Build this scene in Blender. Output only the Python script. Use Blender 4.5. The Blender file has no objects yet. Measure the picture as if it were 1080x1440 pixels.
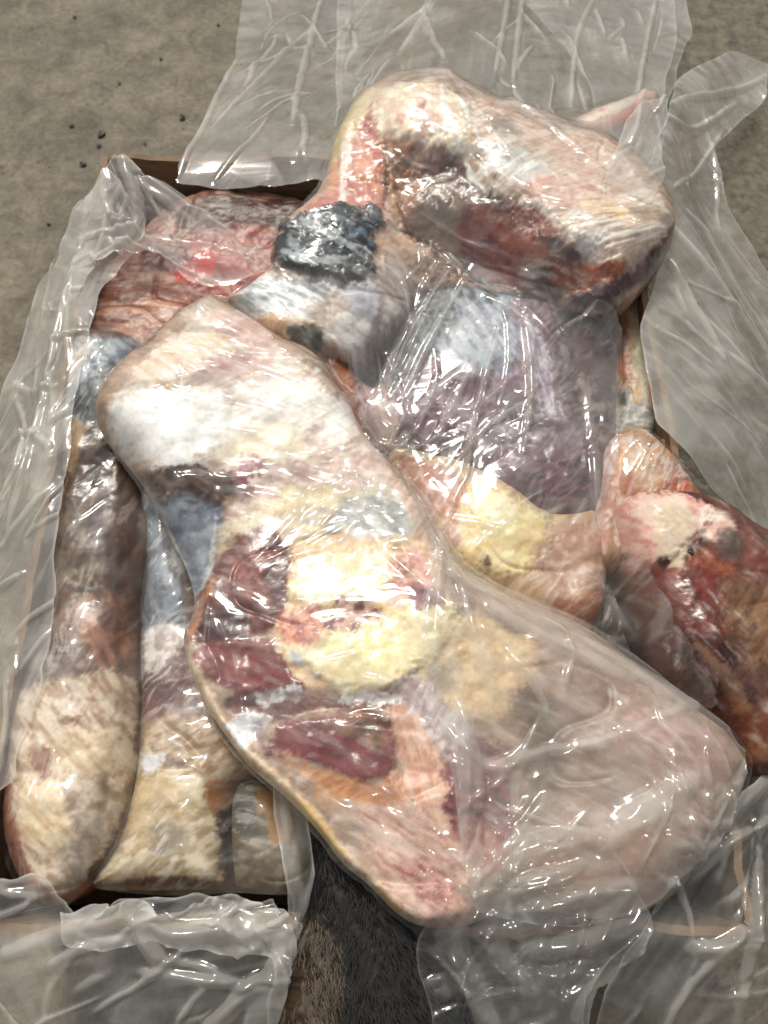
import bpy, math, random
import numpy as np

# ------------------------------------------------------------------ camera, sky, sun, exposure
sc = bpy.context.scene
COL = sc.collection
TILT = math.radians(22.4)
DIST, RIM = 0.55, 0.13
CAM = np.array([0.0, -DIST*math.sin(TILT), RIM + DIST*math.cos(TILT)])
cd = bpy.data.cameras.new('camera'); cam = bpy.data.objects.new('camera', cd); COL.objects.link(cam)
cam.location = CAM; cam.rotation_euler = (TILT, 0, 0)
cd.sensor_fit = 'VERTICAL'; cd.sensor_height = 36; cd.sensor_width = 27; cd.lens = 27
cd.clip_start = 0.02; cd.clip_end = 200
cd.dof.use_dof = True; cd.dof.focus_distance = 0.47; cd.dof.aperture_fstop = 10.0
sc.camera = cam

SUN_EL, SUN_AZ = math.radians(57), math.radians(-18)      # azimuth from +Y, positive towards +X
wd = bpy.data.worlds.new('World'); sc.world = wd; wd.use_nodes = True
nt = wd.node_tree; nt.nodes.clear()
out = nt.nodes.new('ShaderNodeOutputWorld'); bg = nt.nodes.new('ShaderNodeBackground')
sky = nt.nodes.new('ShaderNodeTexSky'); sky.sky_type = 'NISHITA'; sky.sun_disc = False
sky.sun_elevation = SUN_EL; sky.sun_rotation = SUN_AZ
sky.air_density = 1.0; sky.dust_density = 4.0; sky.ozone_density = 1.0
hs = nt.nodes.new('ShaderNodeHueSaturation'); hs.inputs['Saturation'].default_value = 0.12
nt.links.new(sky.outputs[0], hs.inputs['Color']); nt.links.new(hs.outputs[0], bg.inputs[0])
bg.inputs[1].default_value = 0.06
nt.links.new(bg.outputs[0], out.inputs[0])
sl = bpy.data.lights.new('sun', 'SUN'); so = bpy.data.objects.new('sun', sl); COL.objects.link(so)
sl.energy = 1.5; sl.angle = math.radians(11); sl.color = (1.0, 0.93, 0.81)
so.rotation_euler = (math.pi/2 - SUN_EL, 0, math.pi - SUN_AZ)
so.location = (0.1, 0.9, 1.6)
vs = sc.view_settings; vs.view_transform = 'Standard'; vs.look = 'None'; vs.gamma = 1; vs.exposure = 0.92
sc.cycles.transparent_max_bounces = 16; sc.cycles.max_bounces = 5; sc.cycles.diffuse_bounces = 2; sc.cycles.glossy_bounces = 2; sc.cycles.transmission_bounces = 2
sc.cycles.caustics_reflective = False; sc.cycles.caustics_refractive = False

# ------------------------------------------------------------------ photograph point -> place
ca, sa = math.cos(TILT), math.sin(TILT)
RIGHT = np.array([1.0, 0, 0]); UP = np.array([0, ca, sa]); FWD = np.array([0, sa, -ca])
FPX = 1080.0
def at(u, v, z):
    """world x, y of the point at height z that stands under picture point (u, v)"""
    u = np.asarray(u, float); v = np.asarray(v, float)
    a = (u-540)/FPX; b = (720-v)/FPX
    d = [a*RIGHT[i] + b*UP[i] + FWD[i] for i in range(3)]
    t = (z - CAM[2])/d[2]
    return CAM[0]+t*d[0], CAM[1]+t*d[1]
def proj(x, y, z):
    dx, dy, dz = x-CAM[0], y-CAM[1], z-CAM[2]
    w = dy*FWD[1]+dz*FWD[2]
    return 540+FPX*dx/w, 720-FPX*(dy*UP[1]+dz*UP[2])/w

# ------------------------------------------------------------------ numeric helpers
def _h(ix, iy, s):
    n = (ix.astype(np.int64)*374761393 + iy.astype(np.int64)*668265263 + s*974711) & 0x7fffffff
    n = ((n ^ (n >> 13))*1274126177) & 0x7fffffff
    n = ((n ^ (n >> 15))*2246822519) & 0x7fffffff
    return ((n ^ (n >> 12)) & 0xffff)/65535.0
def vn(x, y, s=0):
    ix = np.floor(x); iy = np.floor(y); fx = x-ix; fy = y-iy
    fx = fx*fx*fx*(fx*(fx*6-15)+10); fy = fy*fy*fy*(fy*(fy*6-15)+10)
    a = _h(ix, iy, s); b = _h(ix+1, iy, s); c = _h(ix, iy+1, s); d = _h(ix+1, iy+1, s)
    return (a+(b-a)*fx) + ((c+(d-c)*fx)-(a+(b-a)*fx))*fy
def fbm(x, y, s=0, o=4):
    r = np.zeros_like(x); a = 0.5; t = 0
    for k in range(o):
        r += a*vn(x*2**k+k*17.3, y*2**k-k*9.1, s+k*31); t += a; a *= 0.55
    return r/t
def sfbm(x, y, ang, lng, wid, s=0, o=4):
    c, n = np.cos(ang), np.sin(ang)
    return fbm((x*c+y*n)/lng, (-x*n+y*c)/wid, s, o)
def ss(a, b, x):
    t = np.clip((x-a)/(b-a), 0, 1); return t*t*(3-2*t)
def smooth_closed(P, k=4):
    P = np.asarray(P, float); n = len(P); r = []
    for i in range(n):
        p0, p1, p2, p3 = P[i-1], P[i], P[(i+1) % n], P[(i+2) % n]
        for j in range(k):
            t = j/k
            r.append(0.5*((2*p1)+(-p0+p2)*t+(2*p0-5*p1+4*p2-p3)*t*t+(-p0+3*p1-3*p2+p3)*t**3))
    return np.array(r)
def smooth_open(P, k=5):
    P = np.asarray(P, float)
    if len(P) < 3: return P
    Q = np.vstack([2*P[0]-P[1], P, 2*P[-1]-P[-2]]); r = []
    for i in range(1, len(Q)-2):
        p0, p1, p2, p3 = Q[i-1:i+3]
        for j in range(k):
            t = j/k
            r.append(0.5*((2*p1)+(-p0+p2)*t+(2*p0-5*p1+4*p2-p3)*t*t+(-p0+3*p1-3*p2+p3)*t**3))
    r.append(P[-1]); return np.array(r)
def poly_sdf(x, y, P, near=False):
    """signed distance, inside positive"""
    best = np.full(x.shape, 1e18); ins = np.zeros(x.shape, bool)
    if near: nx = np.zeros(x.shape); ny = np.zeros(x.shape)
    n = len(P)
    for i in range(n):
        ax, ay = P[i]; bx, by = P[(i+1) % n]
        ex, ey = bx-ax, by-ay; L = ex*ex+ey*ey+1e-18
        t = np.clip(((x-ax)*ex+(y-ay)*ey)/L, 0, 1)
        qx = ax+t*ex; qy = ay+t*ey
        d = (x-qx)**2+(y-qy)**2
        m = d < best
        best = np.where(m, d, best)
        if near: nx = np.where(m, qx, nx); ny = np.where(m, qy, ny)
        if ay != by:
            c = ((ay > y) != (by > y)) & (x < (bx-ax)*(y-ay)/(by-ay)+ax)
            ins ^= c
    s = np.where(ins, 1, -1)*np.sqrt(best)
    return (s, nx, ny) if near else s
def line_dist(x, y, P):
    best = np.full(x.shape, 1e18); par = np.zeros(x.shape); n = len(P)-1
    for i in range(n):
        ax, ay = P[i]; bx, by = P[i+1]; ex, ey = bx-ax, by-ay; L = ex*ex+ey*ey+1e-18
        t = np.clip(((x-ax)*ex+(y-ay)*ey)/L, 0, 1)
        d = (x-ax-t*ex)**2+(y-ay-t*ey)**2
        m = d < best; best = np.where(m, d, best); par = np.where(m, (i+t)/n, par)
    return np.sqrt(best), par
def blur(h, r):
    for ax in (0, 1):
        p = np.pad(h, [(r, r) if k == ax else (0, 0) for k in (0, 1)], mode='edge')
        c = np.cumsum(p, axis=ax)
        z = np.zeros_like(np.take(c, [0], axis=ax)); c = np.concatenate([z, c], axis=ax)
        n = h.shape[ax]
        h = (np.take(c, range(2*r+1, 2*r+1+n), axis=ax)-np.take(c, range(0, n), axis=ax))/(2*r+1)
    return h
def lin(c):
    c = np.asarray(c, float)/255.0
    return np.where(c <= 0.04045, c/12.92, ((c+0.055)/1.055)**2.4)

# ------------------------------------------------------------------ object helpers
def tag(o, label=None, cat=None, group=None, kind=None):
    if label: o['label'] = label
    if cat: o['category'] = cat
    if group: o['group'] = group
    if kind: o['kind'] = kind
    return o
def empty(name, loc):
    o = bpy.data.objects.new(name, None); COL.objects.link(o); o.location = loc
    o.empty_display_size = 0.02
    return o
def mesh_obj(name, V, F, mat, parent=None, smooth=True):
    me = bpy.data.meshes.new(name); me.from_pydata(V, [], F); me.update()
    if smooth: me.polygons.foreach_set('use_smooth', [True]*len(me.polygons))
    me.materials.append(mat)
    o = bpy.data.objects.new(name, me); COL.objects.link(o)
    if parent is not None:
        o.parent = parent; o.matrix_parent_inverse = parent.matrix_world.inverted()
        o.location = (0, 0, 0)
    return o
def shift(V, root): return np.asarray(V)-np.array(root)

def nodes(name):
    m = bpy.data.materials.new(name); m.use_nodes = True; t = m.node_tree; t.nodes.clear()
    o = t.nodes.new('ShaderNodeOutputMaterial')
    def N(kind, **kw):
        n = t.nodes.new('ShaderNode'+kind)
        for k, v in kw.items():
            if k in n.inputs: n.inputs[k].default_value = v
            else: setattr(n, k, v)
        return n
    return m, t, o, N

# ------------------------------------------------------------------ materials
def mat_meat(name='frozen_flesh', spec=0.5):
    m, t, o, N = nodes(name); L = t.links.new
    p = N('BsdfPrincipled'); p.inputs['Specular IOR Level'].default_value = spec
    a = N('Attribute', attribute_name='Col'); g = N('Attribute', attribute_name='Gloss')
    tc = N('TexCoord'); n1 = N('TexNoise', Scale=420.0, Detail=4.0, Roughness=0.65)
    n2 = N('TexNoise', Scale=90.0, Detail=5.0, Roughness=0.6)
    L(tc.outputs['Object'], n1.inputs['Vector']); L(tc.outputs['Object'], n2.inputs['Vector'])
    mx = N('MixRGB', blend_type='MULTIPLY'); mx.inputs[0].default_value = 1.0
    r = N('ValToRGB'); r.color_ramp.elements[0].position = 0.25; r.color_ramp.elements[0].color = (.9, .89, .88, 1)
    r.color_ramp.elements[1].position = 0.7; r.color_ramp.elements[1].color = (1.08, 1.08, 1.08, 1)
    L(n1.outputs[0], r.inputs[0]); L(a.outputs['Color'], mx.inputs[1]); L(r.outputs[0], mx.inputs[2])
    L(mx.outputs[0], p.inputs['Base Color'])
    L(g.outputs['Fac'], p.inputs['Roughness'])
    b = N('Bump', Strength=0.15, Distance=0.0010); ad = N('Math', operation='ADD')
    L(n1.outputs[0], ad.inputs[0]); L(n2.outputs[0], ad.inputs[1]); L(ad.outputs[0], b.inputs['Height'])
    L(b.outputs[0], p.inputs['Normal'])
    L(p.outputs[0], o.inputs[0]); return m
def mat_film(name, rough=0.1, tint=(0.94, 0.93, 0.88), f0=0.05, bump=0.10):
    m, t, o, N = nodes(name); L = t.links.new
    tr = N('BsdfTransparent'); gl = N('BsdfGlossy', Roughness=rough); df = N('BsdfDiffuse'); tl = N('BsdfTranslucent')
    df.inputs[0].default_value = (*tint, 1); tl.inputs[0].default_value = (*tint, 1)
    tr.inputs[0].default_value = (0.985, 0.985, 0.98, 1)
    tc = N('TexCoord')
    def wr(rot, sc_, scale):
        mp = N('Mapping'); mp.inputs['Rotation'].default_value = (0, 0, rot); mp.inputs['Scale'].default_value = sc_
        L(tc.outputs['Object'], mp.inputs[0]); n = N('TexNoise', Scale=scale, Detail=2.0, Roughness=0.5, Distortion=0.15); L(mp.outputs[0], n.inputs['Vector']); return n
    n1 = wr(0.5, (1.0, 9.0, 1.0), 12.0); n2 = wr(-0.7, (1.0, 7.0, 1.0), 13.0); msk = wr(0, (1, 1, 1), 14.0)
    mm_ = N('MapRange'); mm_.inputs['From Min'].default_value = .45; mm_.inputs['From Max'].default_value = .55; L(msk.outputs[0], mm_.inputs[0])
    mxh = N('MixRGB'); L(mm_.outputs[0], mxh.inputs[0]); L(n1.outputs[0], mxh.inputs[1]); L(n2.outputs[0], mxh.inputs[2])
    b2 = N('Bump', Strength=bump, Distance=0.003); L(mxh.outputs[0], b2.inputs['Height'])
    L(b2.outputs[0], gl.inputs['Normal'])
    hz = N('Attribute', attribute_name='Haze')
    mt = N('MixShader'); mt.inputs[0].default_value = 0.5; L(df.outputs[0], mt.inputs[1]); L(tl.outputs[0], mt.inputs[2])
    m1 = N('MixShader'); L(hz.outputs['Fac'], m1.inputs[0]); L(tr.outputs[0], m1.inputs[1]); L(mt.outputs[0], m1.inputs[2])
    lw = N('LayerWeight'); lw.inputs[0].default_value = 0.5; L(b2.outputs[0], lw.inputs['Normal'])
    pw = N('Math', operation='POWER'); pw.inputs[1].default_value = 4.0; L(lw.outputs['Facing'], pw.inputs[0])
    mr = N('MapRange'); mr.inputs['To Min'].default_value = f0; mr.inputs['To Max'].default_value = 0.85; L(pw.outputs[0], mr.inputs[0])
    m2 = N('MixShader'); L(mr.outputs[0], m2.inputs[0]); L(m1.outputs[0], m2.inputs[1]); L(gl.outputs[0], m2.inputs[2])
    L(m2.outputs[0], o.inputs[0]); return m
def mat_concrete():
    m, t, o, N = nodes('worn_concrete'); L = t.links.new
    p = N('BsdfPrincipled', Roughness=0.75); tc = N('TexCoord')
    n1 = N('TexNoise', Scale=11.0, Detail=9.0, Roughness=0.7); n2 = N('TexNoise', Scale=160.0, Detail=5.0, Roughness=0.7)
    n3 = N('TexNoise', Scale=28.0, Detail=6.0, Roughness=0.7, Distortion=0.8); v = N('TexVoronoi', Scale=95.0)
    for n in (n1, n2, n3, v): L(tc.outputs['Object'], n.inputs['Vector'])
    r1 = N('ValToRGB'); e = r1.color_ramp.elements
    e[0].position = 0.30; e[0].color = (*lin((84, 77, 64)), 1); e[1].position = 0.72; e[1].color = (*lin((140, 131, 112)), 1)
    x = r1.color_ramp.elements.new(0.52); x.color = (*lin((114, 106, 90)), 1)
    L(n1.outputs[0], r1.inputs[0])
    r3 = N('ValToRGB'); e = r3.color_ramp.elements; e[0].position = 0.36; e[0].color = (.5, .47, .43, 1); e[1].position = 0.56; e[1].color = (1, 1, 1, 1)
    L(n3.outputs[0], r3.inputs[0])
    r2 = N('ValToRGB'); e = r2.color_ramp.elements; e[0].position = 0.3; e[0].color = (.52, .5, .46, 1); e[1].position = 0.6; e[1].color = (1.06, 1.06, 1.06, 1)
    L(n2.outputs[0], r2.inputs[0])
    a = N('MixRGB', blend_type='MULTIPLY'); a.inputs[0].default_value = .8; L(r1.outputs[0], a.inputs[1]); L(r3.outputs[0], a.inputs[2])
    b = N('MixRGB', blend_type='MULTIPLY'); b.inputs[0].default_value = .8; L(a.outputs[0], b.inputs[1]); L(r2.outputs[0], b.inputs[2])
    rs = N('ValToRGB'); e = rs.color_ramp.elements; e[0].position = 0.08; e[0].color = (.28, .26, .23, 1); e[1].position = 0.2; e[1].color = (1, 1, 1, 1)
    L(v.outputs['Distance'], rs.inputs[0])
    nm = N('TexNoise', Scale=14.0, Detail=3.0); L(tc.outputs['Object'], nm.inputs['Vector'])
    rm = N('ValToRGB'); rm.color_ramp.elements[0].position = 0.5; rm.color_ramp.elements[1].position = 0.62; L(nm.outputs[0], rm.inputs[0])
    c = N('MixRGB', blend_type='MULTIPLY'); L(rm.outputs[0], c.inputs[0]); L(b.outputs[0], c.inputs[1]); L(rs.outputs[0], c.inputs[2])
    # the rougher, darker repair of the slab along its east side
    sx = N('SeparateXYZ'); L(tc.outputs['Object'], sx.inputs[0])
    j = N('Math', operation='MULTIPLY_ADD'); j.inputs[1].default_value = 0.05; L(n3.outputs[0], j.inputs[0]); L(sx.outputs[0], j.inputs[2])
    rr = N('MapRange'); rr.inputs['From Min'].default_value = 0.235; rr.inputs['From Max'].default_value = 0.26; L(j.outputs[0], rr.inputs[0])
    ng = N('TexNoise', Scale=75.0, Detail=8.0, Roughness=0.75); L(tc.outputs['Object'], ng.inputs['Vector'])
    rg = N('ValToRGB'); e = rg.color_ramp.elements; e[0].position = 0.32; e[0].color = (*lin((46, 42, 34)), 1); e[1].position = 0.68; e[1].color = (*lin((120, 111, 94)), 1)
    L(ng.outputs[0], rg.inputs[0])
    d = N('MixRGB'); L(rr.outputs[0], d.inputs[0]); L(c.outputs[0], d.inputs[1]); L(rg.outputs[0], d.inputs[2])
    L(d.outputs[0], p.inputs['Base Color'])
    h = N('MixRGB'); L(rr.outputs[0], h.inputs[0]); L(n2.outputs[0], h.inputs[1]); L(ng.outputs[0], h.inputs[2])
    bp = N('Bump', Strength=0.5, Distance=0.002); L(h.outputs[0], bp.inputs['Height']); L(bp.outputs[0], p.inputs['Normal'])
    L(p.outputs[0], o.inputs[0]); return m
def mat_plain(name, c1, c2, scale=60, rough=0.7, bump=0.3, stretch=(1, 1, 1)):
    m, t, o, N = nodes(name); L = t.links.new
    p = N('BsdfPrincipled', Roughness=rough); tc = N('TexCoord'); mp = N('Mapping'); mp.inputs['Scale'].default_value = stretch
    L(tc.outputs['Object'], mp.inputs[0])
    n = N('TexNoise', Scale=scale, Detail=6.0, Roughness=0.65); L(mp.outputs[0], n.inputs['Vector'])
    r = N('ValToRGB'); e = r.color_ramp.elements
    e[0].position = 0.32; e[0].color = (*lin(c1), 1); e[1].position = 0.68; e[1].color = (*lin(c2), 1)
    L(n.outputs[0], r.inputs[0]); L(r.outputs[0], p.inputs['Base Color'])
    b = N('Bump', Strength=bump, Distance=0.001); L(n.outputs[0], b.inputs['Height']); L(b.outputs[0], p.inputs['Normal'])
    L(p.outputs[0], o.inputs[0]); return m

MEAT = mat_meat(); MATTE = mat_meat('matte_hide', 0.12)
FILM = mat_film('clear_film'); LINER = mat_film('milky_liner_film', rough=0.12, f0=0.05, bump=.07)
CONCRETE = mat_concrete()
CARD = mat_plain('brown_cardboard', (100, 80, 60), (136, 112, 86), 40, 0.85, 0.25, (1, 1, 5))
STONE = mat_plain('dark_grit', (38, 36, 34), (88, 84, 78), 300, 0.6, 0.6)
FURM = mat_plain('coarse_hair', (5, 5, 6), (14, 13, 13), 200, 0.75, 0.2)
FURB = mat_plain('brown_hair', (44, 36, 27), (80, 65, 47), 200, 0.55, 0.2)

# ------------------------------------------------------------------ ground
def ground():
    xs = [-60, -6, -1.2, -.6, 0, .6, 1.2, 6, 60]
    V = [(x, y, 0) for y in xs for x in xs]; n = len(xs)
    F = [(j*n+i, j*n+i+1, (j+1)*n+i+1, (j+1)*n+i) for j in range(n-1) for i in range(n-1)]
    g = mesh_obj('ground', V, F, CONCRETE, smooth=False); tag(g, 'worn grey concrete floor strewn with grit', None, kind='structure')
ground()

# ------------------------------------------------------------------ carton
def box_vf(x0, x1, y0, y1, z0, z1):
    V = [(x, y, z) for z in (z0, z1) for y in (y0, y1) for x in (x0, x1)]
    F = [(0, 2, 3, 1), (4, 5, 7, 6), (0, 1, 5, 4), (2, 6, 7, 3), (0, 4, 6, 2), (1, 3, 7, 5)]
    return V, F
_, YR = at(400, 222, RIM); _, YF = at(300, 1300, RIM)
XL = float((at(150, 222, RIM)[0]+at(10, 1287, RIM)[0])/2)-.010; XR = float((at(868, 222, RIM)[0]+at(1062, 1287, RIM)[0])/2)
YR, YF = float(YR), float(YF)
TH = 0.005
print('carton', XL, XR, YF, YR)
def wavy_wall(name, p0, p1, nrm, root, seed, z1=RIM):
    """one side of the carton: a board with a slightly battered rim"""
    rs = np.random.RandomState(seed); n = 40; V = []; F = []
    p0 = np.array(p0); p1 = np.array(p1); nrm = np.array(nrm)
    off = np.cumsum(rs.randn(n+1)*.0006); off -= np.linspace(off[0], off[-1], n+1)
    zz = np.cumsum(rs.randn(n+1)*.0007); zz -= np.linspace(zz[0], zz[-1], n+1)
    hs_ = [0.0, .3, .6, .85, 1.0]
    for i in range(n+1):
        q = p0+(p1-p0)*i/n
        for s in (0, 1):
            for h in hs_:
                b = q+nrm*(s*TH+off[i]*h*2)
                V.append((b[0], b[1], 0.003+(z1+zz[i]-0.003)*h))
    m = 2*len(hs_); k = len(hs_)
    for i in range(n):
        a = i*m; b = a+m
        for j in range(k-1):
            F.append((a+j, b+j, b+j+1, a+j+1)); F.append((a+k+j, a+k+j+1, b+k+j+1, b+k+j))
        F.append((a+k-1, b+k-1, b+2*k-1, a+2*k-1)); F.append((a, a+k, b+k, b))
    for a in (0, n*m):
        for j in range(k-1): F.append((a+j, a+j+1, a+k+j+1, a+k+j))
    return mesh_obj(name, shift(V, root), F, CARD, CARTON, smooth=False)
croot = ((XL+XR)/2, (YF+YR)/2, 0)
CARTON = empty('carton', croot); bpy.context.view_layer.update()
tag(CARTON, 'open brown cardboard carton packed with the frozen meat', 'carton')
def part_at(name, V, F, mat, parent, root, smooth=False):
    o = mesh_obj(name, shift(V, root), F, mat, None, smooth); o.parent = parent; return o
_old = mesh_obj
def mesh_obj(name, V, F, mat, parent=None, smooth=True):
    o = _old(name, V, F, mat, None, smooth)
    if parent is not None: o.parent = parent
    return o
wavy_wall('wall', (XL, YF), (XL, YR), (-1, 0), croot, 1)
wavy_wall('wall', (XR, YF), (XR, YR), (1, 0), croot, 2)
wavy_wall('wall', (XL+.001, YR), (XR-.001, YR), (0, 1), croot, 3)
wavy_wall('wall', (XL+.001, YF), (XR-.001, YF), (0, -1), croot, 4)
V, F = box_vf(XL+.001, XR-.001, YF+.001, YR-.001, 0.001, 0.006); mesh_obj('base', shift(V, croot), F, CARD, CARTON, False)

# ------------------------------------------------------------------ meat pieces
RES = 0.001
PIECES = {}
def P(poly, col, soft=8, warp=7, op=1.0, part=None, dz=0.0, c2=None, k=0.5, ang=0.0, lng=14, wid=14, gloss=None, label=None, dsoft=10, rough=0.0):
    return dict(rough=rough, dsoft=dsoft, t='p', poly=poly, col=col, soft=soft, warp=warp, op=op, part=part, dz=dz, c2=c2, k=k, ang=ang, lng=lng, wid=wid, gloss=gloss, label=label)
def S(line, w, col, soft=4, op=1.0, dz=0.0, warp=3, part=None, gloss=None, label=None, c2=None, dsoft=10):
    return dict(rough=0.0, dsoft=dsoft, t='s', poly=line, w=w, col=col, soft=soft, op=op, dz=dz, warp=warp, part=part, gloss=gloss, label=label, c2=c2, k=.5, ang=0, lng=10, wid=10)
def C(u, v, r, col, **kw):
    a = np.linspace(0, 2*math.pi, 9)[:-1]
    return P([(u+r*math.cos(t), v+r*math.sin(t)) for t in a], col, **kw)

def piece(name, label, cat, outline, ze, zt, z0, R, base, layers, bumps=(), namp=0.003, nscale=0.03, seed=1, slope=(0, 0), body='flesh', frost=0.3, fang=0.0, c2=None, gloss=0.42, res=RES, group=None, tint=1.0, veil=.16, rmap=(), mat=None):
    px = smooth_closed(outline, 4)
    wx, wy = at(px[:, 0], px[:, 1], ze); W = np.stack([wx, wy], 1)
    x0, y0 = W.min(0)-3*res; x1, y1 = W.max(0)+3*res
    nx = int((x1-x0)/res)+2; ny = int((y1-y0)/res)+2
    gx, gy = np.meshgrid(x0+np.arange(nx)*res, y0+np.arange(ny)*res)
    sd, qx, qy = poly_sdf(gx, gy, W, True)
    # ragged outline
    inside = sd > 0
    vert_in = inside
    cell = vert_in[:-1, :-1] | vert_in[1:, :-1] | vert_in[:-1, 1:] | vert_in[1:, 1:]
    use = np.zeros_like(inside); use[:-1, :-1] |= cell; use[1:, :-1] |= cell; use[:-1, 1:] |= cell; use[1:, 1:] |= cell
    X = np.where(inside, gx, qx); Y = np.where(inside, gy, qy); D = np.where(inside, sd, 0)
    mm = 1000.0
    cx, cy = W.mean(0)
    RR = np.full(X.shape, R); wsum = np.full(X.shape, .25); RR = RR*.25
    for (ru, rv, rr_, rv_) in rmap:
        bx, by = at(ru, rv, ze); w_ = np.exp(-((X-bx)**2+(Y-by)**2)/(2*(rr_*.0005)**2))*3; RR += w_*rv_; wsum += w_
    RR = RR/wsum*(.75+.5*fbm(X/.03, Y/.03, seed+77, 2))
    t = np.clip(D/RR, 0, 1); prof = (1-(1-t)**2)**0.66
    top = zt + slope[0]*(X-cx) + slope[1]*(Y-cy)
    Z = ze + (top-ze)*prof
    for (u, v, r, dz) in bumps:
        bx, by = at(u, v, (ze+zt)/2); rr = r*0.0005
        Z += dz*np.exp(-((X-bx)**2+(Y-by)**2)/(2*rr*rr))*np.clip(prof*1.3, 0, 1)
    Z += ((fbm(X/nscale+seed, Y/nscale, seed, 4)-.5)*2*namp + (fbm(X/.006, Y/.006, seed+5, 3)-.5)*.0005)*np.clip(prof*1.5, 0, 1)
    sn = fbm(X/.10+seed*3.1, Y/.07, seed+61, 2); Z -= .0022*ss(.45, .6, fbm(X/.05, Y/.05, seed+62, 2))*np.exp(-((sn-.5)/.014)**2)*np.clip(prof*1.3, 0, 1)
    Z += .006*(np.abs(fbm(X/.07, Y/.05+seed, seed+63, 2)-.5)*2-.3)*prof
    ii = np.where(use); idx = -np.ones(use.shape, int); idx[ii] = np.arange(len(ii[0]))
    vx, vy, vz, pr = X[ii], Y[ii], Z[ii].copy(), prof[ii]
    u, v = proj(vx, vy, vz)
    n = len(vx)
    # ---- colour
    kx, ky = vx*mm, vy*mm
    b1 = lin(base); b2 = lin(c2 if c2 else tuple(c*.84 for c in base))
    f = ss(.35, .65, sfbm(kx, ky, fang, 16, 5, seed+3, 4))[:, None]
    col = b1*(1-f)+b2*f
    gl = np.full(n, gloss); lab = np.zeros(n, int); names = [(body, None)]
    wa = (fbm(u/16, v/16, seed+11, 4)-.5)*2+(fbm(u/45, v/45, seed+13, 2)-.5)*3.2; wb = (fbm(u/5, v/5, seed+12, 3)-.5)*2
    for q, ly in enumerate(layers):
        PP = np.asarray(ly['poly'], float)
        pad = max(ly['soft'], ly['dsoft'])+ly['warp']+2+(ly.get('w', 0))
        m = (u > PP[:, 0].min()-pad) & (u < PP[:, 0].max()+pad) & (v > PP[:, 1].min()-pad) & (v < PP[:, 1].max()+pad)
        if not m.any(): continue
        um, vm = u[m], v[m]
        if ly['t'] == 'p': d = poly_sdf(um, vm, smooth_closed(PP, 3))
        else:
            dd, par = line_dist(um, vm, smooth_open(PP)); d = ly['w']/2*(.55+.9*np.sin(np.pi*np.clip(par, .06, .94))) - dd
        d = d + ly['warp']*(wa[m]*1.1+wb[m]*.9)
        fb = (sfbm(um, vm, -ly['ang'], 26, 3.2, seed+q, 3)-.5)*2
        a = ss(-ly['soft']*.55, ly['soft']*.55, d+fb*ly['soft']*.28)
        if ly['c2'] is not None:
            nn = ss(.5-.16, .5+.16, sfbm(um, vm, ly['ang'], ly['lng'], ly['wid'], seed*7+q, 4)-(.5-ly['k'])*.4)[:, None]
        else:
            nn = ss(.3, .7, sfbm(um, vm, ly['ang'], ly['lng']*1.6, ly['wid'], seed*7+q, 4))[:, None]
        cc1 = lin(ly['col']); cc2 = lin(ly['c2']) if ly['c2'] is not None else cc1*.86
        cc = cc1*(1-nn)+cc2*nn
        aa = (a*ly['op'])[:, None]
        col[m] = col[m]*(1-aa)+cc*aa
        if ly['gloss'] is not None: gl[m] = gl[m]*(1-a)+ly['gloss']*a
        if ly['dz']: vz[m] += ly['dz']*ss(-ly['dsoft'], ly['dsoft'], d)*np.clip(pr[m]*2, 0, 1)
        if ly['rough']: vz[m] += ly['rough']*a*(1.3-3.2*np.abs(sfbm(um, vm, .5, 15, 9, seed+55, 3)-.5))
        if ly['part']:
            names.append((ly['part'], ly['label'])); kk = len(names)-1
            lab[m] = np.where(a > .5, kk, lab[m])
    # fine mottling and frost
    g1 = fbm(kx/3.0, ky/3.0, seed+21, 4); g2 = fbm(kx/22.0, ky/22.0, seed+22, 3)
    col = col*(0.9+0.2*g1)[:, None]*(0.91+0.18*g2)[:, None]
    wq = (fbm(kx/25., ky/25., seed+29, 2)-.5)*10
    fr = sfbm(kx+wq, ky-wq, fang, 14.0, 2.6, seed+23, 4)
    fm = np.clip((fr-.54)/.12, 0, 1)*frost*ss(.35, .6, fbm(kx/30., ky/30., seed+24, 3))
    sp = np.clip((fbm(kx/1.6, ky/1.6, seed+25, 2)-.78)/.1, 0, 1)*.3*frost
    fm = np.clip(fm+sp, 0, .9)[:, None]
    col = col*(1-fm)+lin((226, 225, 222))*fm
    ve = (ss(.46, .74, sfbm(kx, ky, fang, 34, 9, seed+41, 4))*veil)[:, None]
    col = col*(1-ve)+lin((214, 205, 196))*ve
    col = .82*np.power(np.clip(col, 0, 1)/.82, 1.36)
    gr = (col*[.3, .55, .15]).sum(1)[:, None]; col = gr+(col-gr)*.86
    col = np.clip(col*tint, 0.004, .9)
    vz += (g1-.5)*.0004*np.clip(pr*2, 0, 1)
    Zf = np.full(use.shape, np.nan); Zf[ii] = vz
    PIECES[name+str(len(PIECES)) if name in PIECES else name] = (x0, y0, res, np.where(inside, Zf, np.nan))
    # ---- faces
    c = np.where(cell); A = idx[c[0], c[1]]; B = idx[c[0], c[1]+1]; Cc = idx[c[0]+1, c[1]+1]; Dd = idx[c[0]+1, c[1]]
    faces = np.stack([A, B, Cc, Dd], 1)
    V = np.stack([vx, vy, vz], 1)
    fn = np.cross(V[Cc]-V[A], V[Dd]-V[B]); nv = np.zeros_like(V)
    for k in range(4): np.add.at(nv, faces[:, k], fn)
    nv /= np.linalg.norm(nv, axis=1, keepdims=True)+1e-12
    # boundary ring
    E = np.concatenate([faces[:, [0, 1]], faces[:, [1, 2]], faces[:, [2, 3]], faces[:, [3, 0]]])
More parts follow.
